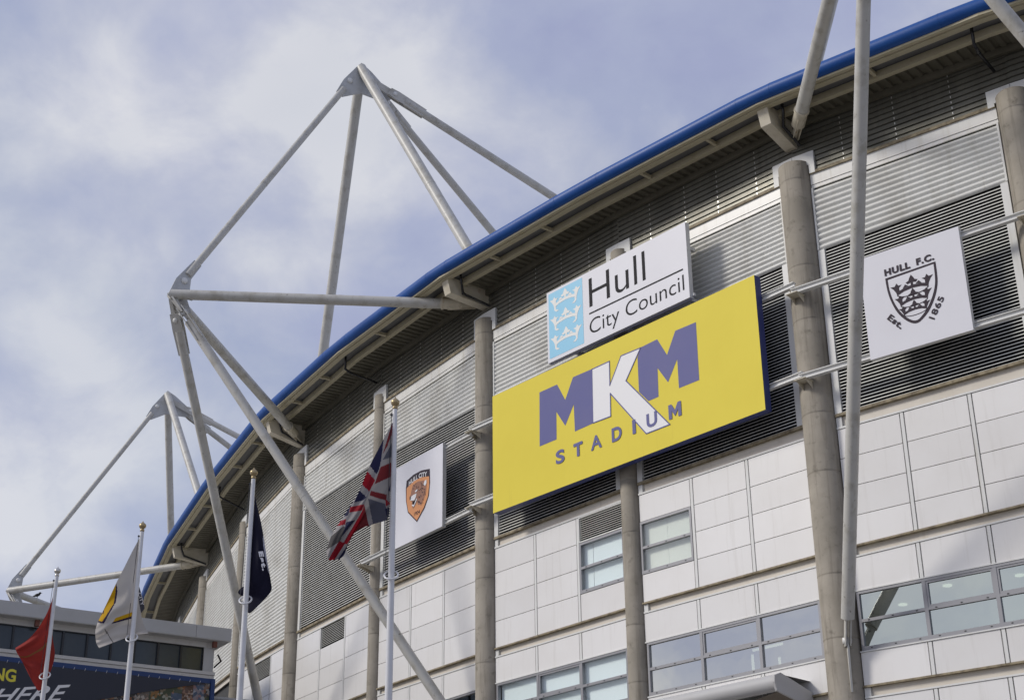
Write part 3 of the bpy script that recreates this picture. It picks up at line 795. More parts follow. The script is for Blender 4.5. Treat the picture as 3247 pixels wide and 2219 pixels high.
# ------------------------------------------------------------------ sign boards
class Board:
    def __init__(s, o, n, d): s.o, s.n, s.d = V(o), V(n), V(d)     # world origin on the face, outward normal, direction to viewer's right
    def uv(s, px, py):
        q = on_plane(px, py, s.o, s.n) - s.o; return (q.dot(s.d), q.z)
    def w(s, u, v, lift=0.): return s.o + s.d * u + V((0, 0, v)) + s.n * lift
def board_from(by, out, ox=0.):
    n = V((by.n.x, by.n.y, 0)); d = V((by.d.x, by.d.y, 0)); o = V((by.o.x, by.o.y, 0)) + n * out
    return Board(o, n, d)
def text2d(txt, bold=0., shear=0., sp=1.):
    cu = bpy.data.curves.new('t', 'FONT'); cu.body = txt; cu.size = 1; cu.offset = bold; cu.shear = shear; cu.space_character = sp; cu.resolution_u = 6
    ob = bpy.data.objects.new('t', cu); COL.objects.link(ob)
    dg = bpy.context.evaluated_depsgraph_get(); me = bpy.data.meshes.new_from_object(ob.evaluated_get(dg))
    vs = [(v.co.x, v.co.y) for v in me.vertices]; fs = [tuple(p.vertices) for p in me.polygons]
    bpy.data.objects.remove(ob); bpy.data.curves.remove(cu); bpy.data.meshes.remove(me)
    return vs, fs
def text_fit(mb, bd, txt, u0, u1, v0, v1, lift, mi=0, bold=0., shear=0., warp=None, fn=None, sp=1.):
    vs, fs = text2d(txt, bold, shear, sp)
    xs, ys = [p[0] for p in vs], [p[1] for p in vs]; x0, x1, y0, y1 = min(xs), max(xs), min(ys), max(ys)
    out = []
    for x, y in vs:
        a, b = (x - x0) / (x1 - x0), (y - y0) / (y1 - y0)
        u, v = u0 + (u1 - u0) * a, v0 + (v1 - v0) * b
        if warp: u, v = warp(a, b)
        out.append(fn(u, v) if fn else bd.w(u, v, lift))
    mb.add(out, fs, mi)
def text_line(mb, bd, txt, p0, p1, h, lift, mi=0, bold=0., sp=1.):   # along the line p0->p1 (uv), height h
    dx, dy = p1[0] - p0[0], p1[1] - p0[1]; l = math.hypot(dx, dy); ex, ey = dx / l, dy / l
    text_fit(mb, bd, txt, 0, 1, 0, 1, lift, mi, bold, sp=sp, warp=lambda a, b: (p0[0] + dx * a - ey * h * b, p0[1] + dy * a + ex * h * b))
def pxmap(ox, oy, s): return lambda x, y: (ox + x / s, oy + y / s)
def fillpx(mb, bd, pm, pts, lift, mi=0): mb.sheet([bd.w(*bd.uv(*pm(*p)), lift) for p in pts], mi)
def slab_board(bd, u0, u1, v0, v1, th, back_extra=0.):
    m = MB(); q = [(u0, v0), (u1, v0), (u1, v1), (u0, v1)]
    f = [bd.w(u, v) for u, v in q]; b = [p - bd.n * th for p in f]
    m.add(f, [(0, 1, 2, 3)], 0); m.add(f + b, [(0, 4, 5, 1), (1, 5, 6, 2), (2, 6, 7, 3), (3, 7, 4, 0), (7, 6, 5, 4)], 1)
    return m
def stroke(mb, bd, uvs, w, lift, mi=0, closed=True):
    n = len(uvs)
    for i in range(n if closed else n - 1):
        a, b = V(uvs[i]), V(uvs[(i + 1) % n]); d = (b - a).normalized(); p = V((-d.y, d.x)) * w / 2; a2, b2 = a - d * w * .45, b + d * w * .45
        mb.add([bd.w(*(a2 + p), lift), bd.w(*(b2 + p), lift), bd.w(*(b2 - p), lift), bd.w(*(a2 - p), lift)], [(0, 1, 2, 3)], mi)

# -- yellow board
bd = board_from(ch, .95)
cs = [bd.uv(*p) for p in ((1564, 1252), (2391.5, 876), (2427, 1297), (1561, 1629))]
u0, u1, v1, v0 = (cs[0][0] + cs[3][0]) / 2, (cs[1][0] + cs[2][0]) / 2, (cs[0][1] + cs[1][1]) / 2, (cs[2][1] + cs[3][1]) / 2
ye = empty('name_board', bd.w((u0 + u1) / 2, v0), 'large yellow board with huge purple and white capital letters, spanning two column bays', 'sign')
slab_board(bd, u0, u1, v0, v1, .24).build('board', [M_YEL, M_NAVYED], ye)
pm = pxmap(1680, 1000, 3.176)
m = MB()
fillpx(m, bd, pm, [(98, 775), (275, 695), (357, 850), (435, 622), (625, 540), (638, 1085), (455, 1168), (443, 895), (358, 1110), (268, 970), (270, 1247), (100, 1318)], .004)
m.build('letter', M_PURP, ye)
m = MB()
fillpx(m, bd, pm, [(1118, 322), (1283, 240), (1382, 398), (1465, 155), (1673, 68), (1707, 650), (1503, 732), (1485, 440), (1393, 673), (1287, 530), (1297, 818), (1195, 862), (1100, 770), (1085, 425)], .004)
m.build('letter', M_PURP, ye)
Kp = [(628, 543), (803, 462), (808, 705), (920, 408), (1116, 327), (970, 658), (1412, 1097), (1175, 1190), (812, 785), (817, 1015), (638, 1083)]
m = MB(); fillpx(m, bd, pm, Kp, .008); m.build('letter', M_WHITEV, ye)
m = MB(); stroke(m, bd, [bd.uv(*pm(*p)) for p in Kp], .032, .012); m.build('letter_outline', M_PURP, ye)
vb = (bd.uv(*pm(480, 1422))[1] + bd.uv(*pm(1410, 1050))[1]) / 2; vt = (bd.uv(*pm(530, 1262))[1] + bd.uv(*pm(1522, 857))[1]) / 2
for chx, a, b in (('S', (265, 1425), (352, 1420)), ('T', (443, 1345), (535, 1340)), ('A', (617, 1300), (727, 1270)), ('D', (828, 1200), (928, 1180)), ('I', (1036, 1120), (1068, 1115)), ('U', (1178, 1050), (1284, 1030)), ('M', (1400, 965), (1528, 940))):
    m = MB(); ua, ub = bd.uv(*pm(*a))[0], bd.uv(*pm(*b))[0]
    if chx == 'M': m.sheet([bd.w(ua + (ub - ua) * x, vb + (vt - vb) * y, .016) for x, y in ((0, 0), (0, 1), (.25, 1), (.5, .52), (.75, 1), (1, 1), (1, 0), (.75, 0), (.75, .54), (.5, .10), (.25, .54), (.25, 0))])
    elif chx == 'T': m.sheet([bd.w(ua + (ub - ua) * x, vb + (vt - vb) * y, .016) for x, y in ((.36, 0), (.36, .78), (0, .78), (0, 1), (1, 1), (1, .78), (.64, .78), (.64, 0))])
    else: text_fit(m, bd, chx, ua, ub, vb, vt, .016, bold=.03 if chx in 'SUD' else .022)
    m.build('letter', M_PURP, ye)

# -- council board
def crown(mb, fn, mi=0, ring=False):
    P = lambda pts: mb.sheet([fn(x, y) for x, y in pts], mi)
    mir = lambda pts: [(1 - x, y) for x, y in pts]
    P([(.12, .42), (.3, .52), (.5, .56), (.7, .52), (.88, .42), (.86, .28), (.7, .38), (.5, .42), (.3, .38), (.14, .28)])
    lf = [(.12, .42), (.2, .46), (.20, .60), (.27, .70), (.19, .70), (.15, .82), (.10, .70), (0, .72), (.07, .58)]
    sp = [(.28, .52), (.34, .66), (.42, .56)]
    for q in (lf, sp): P(q); P(mir(q))
    P([(.47, .56), (.475, .66), (.40, .63), (.36, .72), (.43, .77), (.45, .86), (.5, 1.0), (.55, .86), (.57, .77), (.64, .72), (.60, .63), (.525, .66), (.53, .56)])
    if ring:
        n = 14; o = [(.5 + .37 * math.cos(math.pi + math.pi * i / n), .30 + .20 * math.sin(math.pi + math.pi * i / n)) for i in range(n + 1)]
        i_ = [(.5 + .345 * math.cos(math.pi + math.pi * i / n), .31 + .165 * math.sin(math.pi + math.pi * i / n)) for i in range(n + 1)]
        P(o + i_[::-1])
    else:
        tl = [(.14, .28), (.21, .31), (.19, .18), (.29, .05), (.2, .04), (.14, .14)]; P(tl); P(mir(tl))
bd = board_from(ch, 1.0)
cs = [bd.uv(*p) for p in ((1735, 926.5), (2172.5, 707), (2187, 945.3), (1736.3, 1151.4))]
u0, u1, v1, v0 = (cs[0][0] + cs[3][0]) / 2, (cs[1][0] + cs[2][0]) / 2, (cs[0][1] + cs[1][1]) / 2, (cs[2][1] + cs[3][1]) / 2
hc = empty('council_board', bd.w((u0 + u1) / 2, v0), 'white council board with a light blue three crowns panel, just above the yellow board', 'sign')
slab_board(bd, u0, u1, v0, v1, .16).build('board', [M_BOARD, M_TRIM], hc)
pm = pxmap(1720, 690, 3.378)
cs = [bd.uv(*pm(*p)) for p in ((72, 825), (430, 640), (440, 1350), (72, 1518))]
bu0, bu1, bv1, bv0 = (cs[0][0] + cs[3][0]) / 2, (cs[1][0] + cs[2][0]) / 2, (cs[0][1] + cs[1][1]) / 2, (cs[2][1] + cs[3][1]) / 2
m = MB(); m.sheet([bd.w(u, v, .004) for u, v in ((bu0, bv0), (bu1, bv0), (bu1, bv1), (bu0, bv1))]); m.build('blue_panel', M_SKYB, hc)
for i in range(3):
    hh = (bv1 - bv0); y0 = bv0 + hh * (.075 + .295 * i); wd = (bu1 - bu0)
    m = MB(); crown(m, lambda x, y: bd.w(bu0 + wd * (.04 + .92 * x), y0 + hh * .31 * y, .008)); m.build('crown', M_CREST, hc)
uvp = lambda x, y: bd.uv(*pm(x, y))
m = MB()
vb, vt = (uvp(513, 955)[1] + uvp(1090, 683)[1]) / 2, (uvp(980, 410)[1] + uvp(1078, 363)[1]) / 2
text_fit(m, bd, 'Hull', uvp(500, 820)[0], uvp(1100, 530)[0], vb, vt, .004, bold=-.006)
m.build('lettering', M_INK, hc)
m = MB(); stroke(m, bd, [uvp(507, 1030), uvp(1500, 556)], .05, .004, closed=False); m.build('rule_line', M_INK, hc)
m = MB()
cap = (uvp(1495, 620)[1] - uvp(1510, 790)[1]); base = (uvp(1510, 790)[1] + uvp(625, 1200)[1]) / 2
text_fit(m, bd, 'City Council', uvp(505, 1140)[0], uvp(1518, 705)[0], base - cap * .29, base + cap, .004, bold=-.006); m.build('lettering', M_INK, hc)
m = MB()
for u in (u0 + .8, (u0 + u1) / 2, u1 - .4): m.box(bd.w(u, v0 + .22, -.45), (.05, .3, .05), 0, (bd.d, bd.n, V((0, 0, 1)))); m.box(bd.w(u, v1 - .5, -.45), (.05, .3, .05), 0, (bd.d, bd.n, V((0, 0, 1))))
m.box(bd.w(u1 + .02, v0 + .1, -.13), (.06, .04, .04), 0, (bd.d, bd.n, V((0, 0, 1)))); m.build('standoff', M_TRIM, hc)

# -- rugby crest board
bd = board_from(A, .80)
cs = [bd.uv(*p) for p in ((2730, 824), (3036.4, 715), (3087, 1041), (2761, 1145.5))]
u1, v1, v0 = (cs[1][0] + cs[2][0]) / 2, (cs[0][1] + cs[1][1]) / 2, (cs[2][1] + cs[3][1]) / 2; u0 = bd.uv(2761, 1145.5)[0]
hf = empty('rugby_crest_board', bd.w((u0 + u1) / 2, v0), 'white square board with a dark three crowns shield, at the right', 'sign')
slab_board(bd, u0, u1, v0, v1, .14).build('board', [M_BOARD, M_TRIM], hf)
pm = pxmap(2720, 700, 3.4525); uvp = lambda x, y: bd.uv(*pm(x, y))
def smooth_poly(pts, corners=(), it=2):
    pts = list(pts); keep = set(corners)
    P = [(p, i in keep) for i, p in enumerate(pts)]
    for _ in range(it):
        Q = []
        n = len(P)
        for i in range(n):
            (a, ka), (b, kb) = P[i], P[(i + 1) % n]
            if ka: Q.append((a, True))
            else: pass
            if not ka: Q.append(((a[0] * .75 + b[0] * .25, a[1] * .75 + b[1] * .25), False))
            if not kb: Q.append(((a[0] * .25 + b[0] * .75, a[1] * .25 + b[1] * .75), False))
        P = Q
    return [p for p, _ in P]
so_ = smooth_poly([uvp(*p) for p in ((300, 635), (850, 445), (880, 650), (860, 800), (800, 960), (730, 1060), (650, 1132), (550, 1110), (440, 1020), (370, 900), (325, 780))], (0, 1))
si_ = smooth_poly([uvp(*p) for p in ((330, 652), (830, 475), (852, 650), (835, 780), (780, 930), (715, 1030), (648, 1100), (560, 1078), (465, 1000), (395, 890), (350, 770))], (0, 1))
m = MB(); m.sheet([bd.w(u, v, .004) for u, v in so_]); m.build('shield_border', M_INK2, hf)
m = MB(); m.sheet([bd.w(u, v, .008) for u, v in si_]); m.build('shield_field', M_BOARD, hf)
for l, r_, hh in (((358, 735), (825, 575), .62), ((405, 860), (812, 725), .54), ((450, 970), (797, 857), .46)):
    a, b = uvp(*l), uvp(*r_); wd = b[0] - a[0]; vm = (a[1] + b[1]) / 2
    m = MB(); crown(m, lambda x, y: bd.w(a[0] + wd * x, vm + hh * (y - .74), .012), ring=True); m.build('crown', M_INK2, hf)
tb_ = [((297, 612), (578, 520), 'HULL'), ((645, 492), (840, 428), 'F.C.')]
for a, b, tx in tb_:
    ua, ub = uvp(*a), uvp(*b); m = MB(); text_fit(m, bd, tx, ua[0], ub[0], (ua[1] + ub[1]) / 2, (ua[1] + ub[1]) / 2 + .185, .012, bold=.05, sp=1.14); m.build('lettering', M_INK2, hf)
m = MB(); text_line(m, bd, 'Est.', uvp(318, 1078), uvp(468, 1192),   .165, .012, bold=.045, sp=1.2); m.build('lettering', M_INK2, hf)
m = MB(); text_line(m, bd, '1865', uvp(838, 1085), uvp(952, 842), .165, .012, bold=.022, sp=1.1); m.build('lettering', M_INK2, hf)

# -- football crest board
bd = board_from(D, .80)
cs = [bd.uv(*p) for p in ((1261, 1480), (1405.5, 1405.7), (1401, 1672), (1254, 1736))]
u1, v1, v0 = (cs[1][0] + cs[2][0]) / 2, (cs[0][1] + cs[1][1]) / 2, (cs[2][1] + cs[3][1]) / 2; u0 = bd.uv(1243, 1742)[0]
tg_ = empty('football_crest_board', bd.w((u0 + u1) / 2, v0), 'white board with an orange tiger head shield, partly behind the nearest flagpole', 'sign')
slab_board(bd, u0, u1, v0, v1, .14).build('board', [M_BOARD, M_LGREY], tg_)
pm = pxmap(1240, 1400, 4.672); uvp = lambda x, y: bd.uv(*pm(x, y))
so_ = [uvp(*p) for p in ((232, 580), (330, 490), (450, 425), (575, 400), (580, 600), (562, 800), (500, 985), (385, 1190), (250, 1050), (222, 880), (220, 700))]
si_ = [uvp(*p) for p in ((234, 690), (330, 590), (450, 527), (566, 512), (569, 640), (548, 810), (490, 970), (385, 1165), (258, 1035), (232, 880))]
m = MB(); m.sheet([bd.w(u, v, .004) for u, v in so_]); m.build('shield_border', M_INK2, tg_)
m = MB(); m.sheet([bd.w(u, v, .008) for u, v in si_]); m.build('shield_field', M_ORNG, tg_)
hp = [(300, 750), (325, 650), (400, 590), (490, 572), (530, 640), (522, 740), (497, 830), (465, 900), (450, 945), (432, 930), (400, 935), (392, 880), (352, 965), (330, 995), (312, 950), (312, 890), (282, 862), (283, 810), (300, 775)]
m = MB(); fillpx(m, bd, pm, hp, .012); m.build('tiger_head', M_TIGER, tg_)
m = MB()
for a in range(46):
    x = 330 + 180 * random.random(); y = 600 + 310 * random.random() - (x - 420) * .2
    if x < 390 and y > 740: continue
    l = 18 + 22 * random.random(); an = random.choice((.9, 1.3, 1.8, 2.2)); w_ = 5
    dx, dy = math.cos(an) * l, math.sin(an) * l
    fillpx(m, bd, pm, [(x - w_, y), (x + dx * .5 - w_, y + dy * .5 + 6), (x + dx, y + dy), (x + dx * .5 + w_, y + dy * .5 - 4)], .016)
m.build('tiger_stripes', M_INK2, tg_, kind='stuff')
m = MB()
for q in ([(488, 632), (505, 580), (530, 560), (533, 610), (512, 655)], [(292, 870), (306, 815), (335, 790), (383, 765), (376, 815), (352, 868), (318, 872)], [(312, 948), (345, 962), (392, 850), (384, 838), (345, 935), (322, 930)], [(358, 742), (378, 715), (400, 702), (394, 728), (372, 748)]):
    fillpx(m, bd, pm, q, .020)
m.build('tiger_face_white', M_WHITEV, tg_)
m = MB(); fillpx(m, bd, pm, [(325, 885), (350, 880), (372, 850), (345, 930), (325, 925)], .020); fillpx(m, bd, pm, [(283, 860), (283, 815), (298, 815), (300, 860)], .022); m.build('tiger_mouth', M_INK, tg_)
a, b = uvp(268, 618), uvp(535, 478)
m = MB(); text_fit(m, bd, 'HULL CITY', a[0], b[0], 0, 1, .010, bold=.02, warp=lambda x, y: (a[0] + (b[0] - a[0]) * x, (a[1] + b[1]) / 2 - .085 + .16 * math.sin(math.pi * x) * .5 + .165 * y)); m.build('lettering', M_WHITEV, tg_)
a, b = uvp(345, 1100), uvp(430, 1062)
m = MB(); text_fit(m, bd, '1904', a[0], b[0], (a[1] + b[1]) / 2, (a[1] + b[1]) / 2 + .13, .012, bold=.01); m.build('lettering', M_INK2, tg_)

# ------------------------------------------------------------------ low building on the left, with banner and photo mural
bdv = V((.85, .53, 0)).normalized(); bnv = V((bdv.y, -bdv.x, 0))
BO = V((-9.25, 52, 0))
def lp(t, out, z): return BO + bdv * t + bnv * out + V((0, 0, z))
low = empty('low_building', lp(-8, -3, 0), 'low flat-roofed grey building with a dark strip of windows at the left edge', 'building')
def lbox(mb, t0, t1, o0, o1, z0, z1, mi=0):
    return mb.hexa([lp(t0, o1, z0), lp(t1, o1, z0), lp(t1, o0, z0), lp(t0, o0, z0), lp(t0, o1, z1), lp(t1, o1, z1), lp(t1, o0, z1), lp(t0, o0, z1)], mi)
T0 = -20.5
cuts = [T0, -13, -4.55, -1.92, -.64]
for a, b in zip(cuts, cuts[1:]):
    m = MB(); lbox(m, a + .006, b - .006, -8, .0, 14.0, 14.43); m.build('roof_fascia', M_LGREY, low)
m = MB(); lbox(m, T0, -.66, -8, -.02, 13.98, 14.0); m.build('soffit', M_SILL, low)
m = MB(); lbox(m, T0, -1.02, -7, -.46, 13.80, 13.98); m.build('window_head', M_SILL, low)
m = MB(); lbox(m, T0, -1.4, -7, -.9, 12.9, 13.80); lbox(m, T0, -1.05, -7, -.5, 0, 12.4); m.build('wall', M_BACK, low)
m = MB(); lbox(m, -9, 1.72, -14.5, -8.1, 0, 16.1); m.build('unseen_rear_wing', M_LGREY, low)  # unseen wing inferred from the shadow on bay F, shaped to cast it
m = MB(); lbox(m, -1.42, -1.05, -7, -.48, 12.98, 13.80); m.build('corner_pier', M_LGREY, low)
m = MB(); lbox(m, T0, -1.0, -.9, -.38, 12.86, 12.97); lbox(m, T0, -1.02, -.9, -.42, 12.74, 12.85); m.build('sill', M_SILL, low)
wt = [T0 + .3 + .81 * 0]
edges = [-1.42 - .808 * i for i in range(0, 24)]
fr = MB()
for e in edges: lbox(fr, e - .03, e + .03, -.66, -.49, 12.98, 13.80)
lbox(fr, edges[-1], -1.42, -.66, -.5, 12.97, 13.0); lbox(fr, edges[-1], -1.42, -.66, -.5, 13.77, 13.80)
fr.build('window_frame', M_BLUEPOST if False else M_BLACK, low)
for i in range(len(edges) - 1):
    m = MB(); lbox(m, edges[i + 1] + .03, edges[i] - .03, -.58 - random.uniform(0, .004), -.57, 13.0, 13.77); m.build('window_pane', M_GLASSD, low)
for t in (-7.3, -1.2):
    m = MB(); lbox(m, t, t + .14, -.34, -.2, 13.78, 13.98); m.build('sensor', M_BROWN, low)
m = MB(); m.tube([lp(-.9, -.5, 13.6), lp(-.85, -.3, 13.35), lp(-1.0, -.3, 13.2), lp(-1.02, -.45, 13.15)], .03, 8); m.build('gutter_pipe', M_BLACK, low)
m = MB(); lbox(m, T0, -1.12, -.5, -.40, 12.58, 12.735); m.build('banner_rail', M_BLUEPOST, low)
m = MB(); lbox(m, -1.12, -.98, -.5, -.36, 3, 12.735); lbox(m, -1.118, -.982, -.502, -.357, 11.3, 11.48, 1); m.build('blue_post', [M_BLUEPOST, M_LETY], low)
m = MB(); lbox(m, -6.8, -1.13, -.5, -.44, 6.5, 12.56)
mu = m.build('photo_mural', M_COLL)
tag(mu, 'mural of many small fan photographs below the navy banner', 'mural')
uvl = mu.data.uv_layers.new(name='UVMap')
for lpq in mu.data.loops:
    c_ = mu.data.vertices[lpq.vertex_index].co; uvl.data[lpq.index].uv = ((V(c_) - BO).dot(bdv), c_.z)
pts = [(-1.14, 12.60), (T0, 12.60), (T0, 7.5), (-8.6, 10.9), (-5.6, 11.52), (-4.62, 11.74), (-2.9, 12.2)]
m = MB(); m.prism([lp(t, -.425, z) for t, z in pts], bnv * .02)
bn = empty('navy_banner', lp(-6, -.4, 7.5), 'dark navy banner with yellow and white lettering, hung under the window strip', 'banner')
m.build('sheet', M_BANNER, bn)
tb_bd = Board(lp(0, -.40, 0), bnv, bdv)
m = MB(); text_fit(m, tb_bd, 'NG', -8.36, -7.66, 11.95, 12.36, .004, bold=.03); m.build('lettering', M_LETY, bn)
m = MB(); 
def wv(a, b): 
    return (-9.3 + 3.25 * a + .16 * b, 11.08 + .42 * a + (.44 + .12 * a) * b + .012 * math.sin(a * 60))
text_fit(m, tb_bd, 'WHERE', 0, 1, 0, 1, .004, bold=.012, shear=.25, warp=wv); m.build('lettering', M_WHITEV, bn)
m = MB()
for i in range(26):
    t = -1.5 - .36 * i; m.tube([lp(t, -.39, 12.63), lp(t - .02, -.395, 12.55)], .006, 6)
m.build('lacing', M_WHITEV, bn)
m = MB(); lbox(m, -1.05, 1.25, -6.5, -.9, 0, 12.18); lbox(m, -1.05, 1.3, -6.5, -.85, 12.18, 12.26)
ab = m.build('link_block', M_GREYPANEL)
tag(ab, 'plain dark grey block between the low building and the stadium wall', 'building')

# ------------------------------------------------------------------ flagpoles and flags
def flagpole(x, y, label, top=10.3, gold=True, ring_z=6.9, ringR=.10):
    r = empty('flagpole', (x, y, 0), label, 'flagpole', 'white flagpoles in a row before the stadium')
    m = MB(); n = 14
    m.tube([(x, y, 0), (x, y, 1.2), (x, y, top - .02)], [.082, .075, .036], 24); m.build('pole', M_POLE, r)
    m = MB(); m.lathe((x, y, top), [(0, -.03), (.040, -.03), (.040, .012), (.024, .016), (.03, .026), (.058, .05), (.068, .08), (.064, .105), (.042, .130), (.014, .152), (.007, .172), (0, .185)], 24)
    m.build('finial', M_GOLD if gold else M_SILVER, r)
    m = MB(); path_ = []
    for i in range(28):
        a = 2 * math.pi * i / 28; path_.append(V((x + ringR * math.cos(a), y - .03 + .10 * math.sin(a), ring_z + .09 * math.sin(a) - (.0))))
    m.tube(path_, .014, 10, closed=True); m.build('halyard_ring', M_POLE, r)
    m = MB(); m.tube([(x - .05, y - .03, top - .1), (x - .085, y - .06, ring_z + .05)], .005, 6); m.box((x - .03, y, top - .12), (.04, .015, .012)); m.build('halyard', M_BLACK, r)
    return r
FPS = [(-1.791, 21.389), (-4.445, 24.478), (-7.004, 27.359), (-9.434, 30.321)]
def zat(i, px, py): return on_plane(px, py, V((FPS[i][0], FPS[i][1], 0)), V((0, -1, 0))).z
flagpole(*FPS[0], 'nearest flagpole with gold ball, in front of the tiger crest board', ring_z=zat(0, 1100 + 365 / 2.566, 1600 + 575 / 2.566))
flagpole(*FPS[1], 'flagpole with gold finial carrying the navy flag', ring_z=zat(1, 720 + 185 / 3.054, 1480 + 1290 / 3.054))
flagpole(*FPS[2], 'flagpole carrying the white and amber crest flag', gold=True, ring_z=zat(2, 280 + 400 / 2.841, 1660 + 1030 / 2.841))
flagpole(*FPS[3], 'leftmost flagpole, with silver finial and the red flag', gold=False, ring_z=zat(3, 430 / 3.0987, 1800 + 1060 / 3.0987))

def bez(pts, t):     # Catmull-Rom through pts
    n = len(pts) - 1; x = min(max(t, 0), 1) * n; i = min(int(x), n - 1); f = x - i
    p0, p1, p2, p3 = pts[max(i - 1, 0)], pts[i], pts[i + 1], pts[min(i + 2, n)]
    return tuple(.5 * (2 * b + (c - a) * f + (2 * a - 5 * b + 4 * c - d) * f * f + (3 * b - a - 3 * c + d) * f ** 3) for a, b, c, d in zip(p0, p1, p2, p3))
def cloth(i, pm, grid, ripple):
    """grid: rows from hoist to fly; each row lists (x, y, depth metres) from the top edge to the bottom edge"""
    x0, y0 = FPS[i]; pl = V((x0, y0, 0))
    def f(u, v):
        pts = [bez(r, v) for r in grid]; x, y, dz = bez(pts, u)
        p = on_plane(*pm(x, y), pl, V((0, -1, 0))); d = (p - EYE).normalized()
        return p + d * (dz + ripple(u, v))
    return f
def flag_mesh(name, f, dye, nu, nv, label, extra=()):
    vs = [f(a / nu, b / nv) for a in range(nu + 1) for b in range(nv + 1)]
    fs = [(a * (nv + 1) + b, (a + 1) * (nv + 1) + b, (a + 1) * (nv + 1) + b + 1, a * (nv + 1) + b + 1) for a in range(nu) for b in range(nv)]
    me = bpy.data.meshes.new(name); me.from_pydata([tuple(p) for p in vs], [], fs); me.materials.append(M_CLOTH)
    at = me.color_attributes.new('dye', 'FLOAT_COLOR', 'CORNER')
    k = 0
    for a in range(nu):
        for b in range(nv):
            c = (*dye((a + .5) / nu, (b + .5) / nv), 1)
            for _ in range(4): at.data[k].color = c; k += 1
    for p in me.polygons: p.use_smooth = True
    o = bpy.data.objects.new(name, me); COL.objects.link(o); tag(o, label, 'flag', 'flags on the flagpoles')
    return o
def flag_text(parent, f, txt, uvfn, m_, bold=.03):
    vs, fs = text2d(txt, bold); xs, ys = [p[0] for p in vs], [p[1] for p in vs]
    x0, x1, y0, y1 = min(xs), max(xs), min(ys), max(ys); mb = MB(); out = []
    for x, y in vs:
        u, v = uvfn((x - x0) / (x1 - x0), (y - y0) / (y1 - y0)); p = f(u, v); out.append(p - (p - EYE).normalized() * .012)
    mb.add(out, fs); o = mb.build('lettering', m_); o.parent = parent
    return o
NAVY, RED, WHT = (.018, .019, .055), (.26, .010, .020), (.30, .285, .285)
def to_px(p):
    q = V(p) - EYE; z = q.dot(FW); x, y = q.dot(RT) / z, q.dot(DN) / z
    return (PW / 2 + (cr * x + sr * y) * FPX, PH / 2 + (-sr * x + cr * y) * FPX)
def inside(x, y, poly):
    c = False; j = len(poly) - 1
    for i in range(len(poly)):
        (xi, yi), (xj, yj) = poly[i], poly[j]
        if (yi > y) != (yj > y) and x < (xj - xi) * (y - yi) / (yj - yi) + xi: c = not c
        j = i
    return c
def printed(f, ox, oy, sc, ground, shapes):     # the cloth's pattern, and the union flag's fold shade, as surveyed patches of dye
    def dye(u, v):
        x, y = to_px(f(u, v)); x, y = (x - ox) * sc, (y - oy) * sc; c = ground
        for col, poly in shapes:
            if inside(x, y, poly): c = col
        return c
    return dye
# union flag
def union(u, v):
    x, y = (u - .5) * 2, (v - .5)          # flag 2:1
    ax, ay = abs(x), abs(y)
    if ax < .10 or ay < .10: return RED
    if ax < .167 or ay < .167: return WHT
    s = 1 if x * y > 0 else -1
    d = (x * .5 - s * 0 - y * s * 1.0 * (1 if True else 1))
    dd = (abs(x) * .5 - abs(y)) / math.hypot(.5, 1)
    q = dd if (x > 0) == (y > 0) else dd
    side = 1 if (x * y > 0) else -1
    hoist = -1 if x < 0 else 1
    t = dd * hoist * side
    if 0 < t < .067: return RED
    if abs(dd) < .10: return WHT
    return NAVY
pm = pxmap(1020, 1250, 2.8885)
gr = [[(663, 228, 0), (655, 420, 0), (643, 640, 0), (632, 830, .0), (622, 1010, .0)],
      [(560, 425, -.15), (585, 600, -.02), (590, 800, .05), (575, 1000, .05), (600, 1140, .05)],
      [(440, 655, -.28), (500, 720, -.12), (475, 900, .0), (430, 1060, .06), (465, 1190, .1)],
      [(335, 900, -.20), (400, 930, -.15), (400, 1030, -.02), (370, 1130, .08), (320, 1248, .12)],
      [(230, 1070, -.10), (290, 1100, -.12), (330, 1140, -.05), (290, 1260, .08), (245, 1370, .12)],
      [(85, 1300, .0), (150, 1300, -.08), (210, 1300, -.03), (220, 1390, .06), (205, 1470, .1)],
      [(42, 1430, .05), (60, 1510, -.02), (95, 1515, -.02), (130, 1512, .04), (160, 1508, .06)]]
f1 = cloth(0, pm, gr, lambda u, v: .035 * math.sin(9 * v + 3 * u) * min(1, u * 3) + .02 * math.sin(23 * v - 5 * u) * min(1, u * 2))
NAVY_LIT, RED_SHADE, FOLD_SHADE = (.085, .087, .115), (.15, .022, .026), (.075, .07, .07)  # paler navy, muted red and dark grey put fold light and shade into the dye
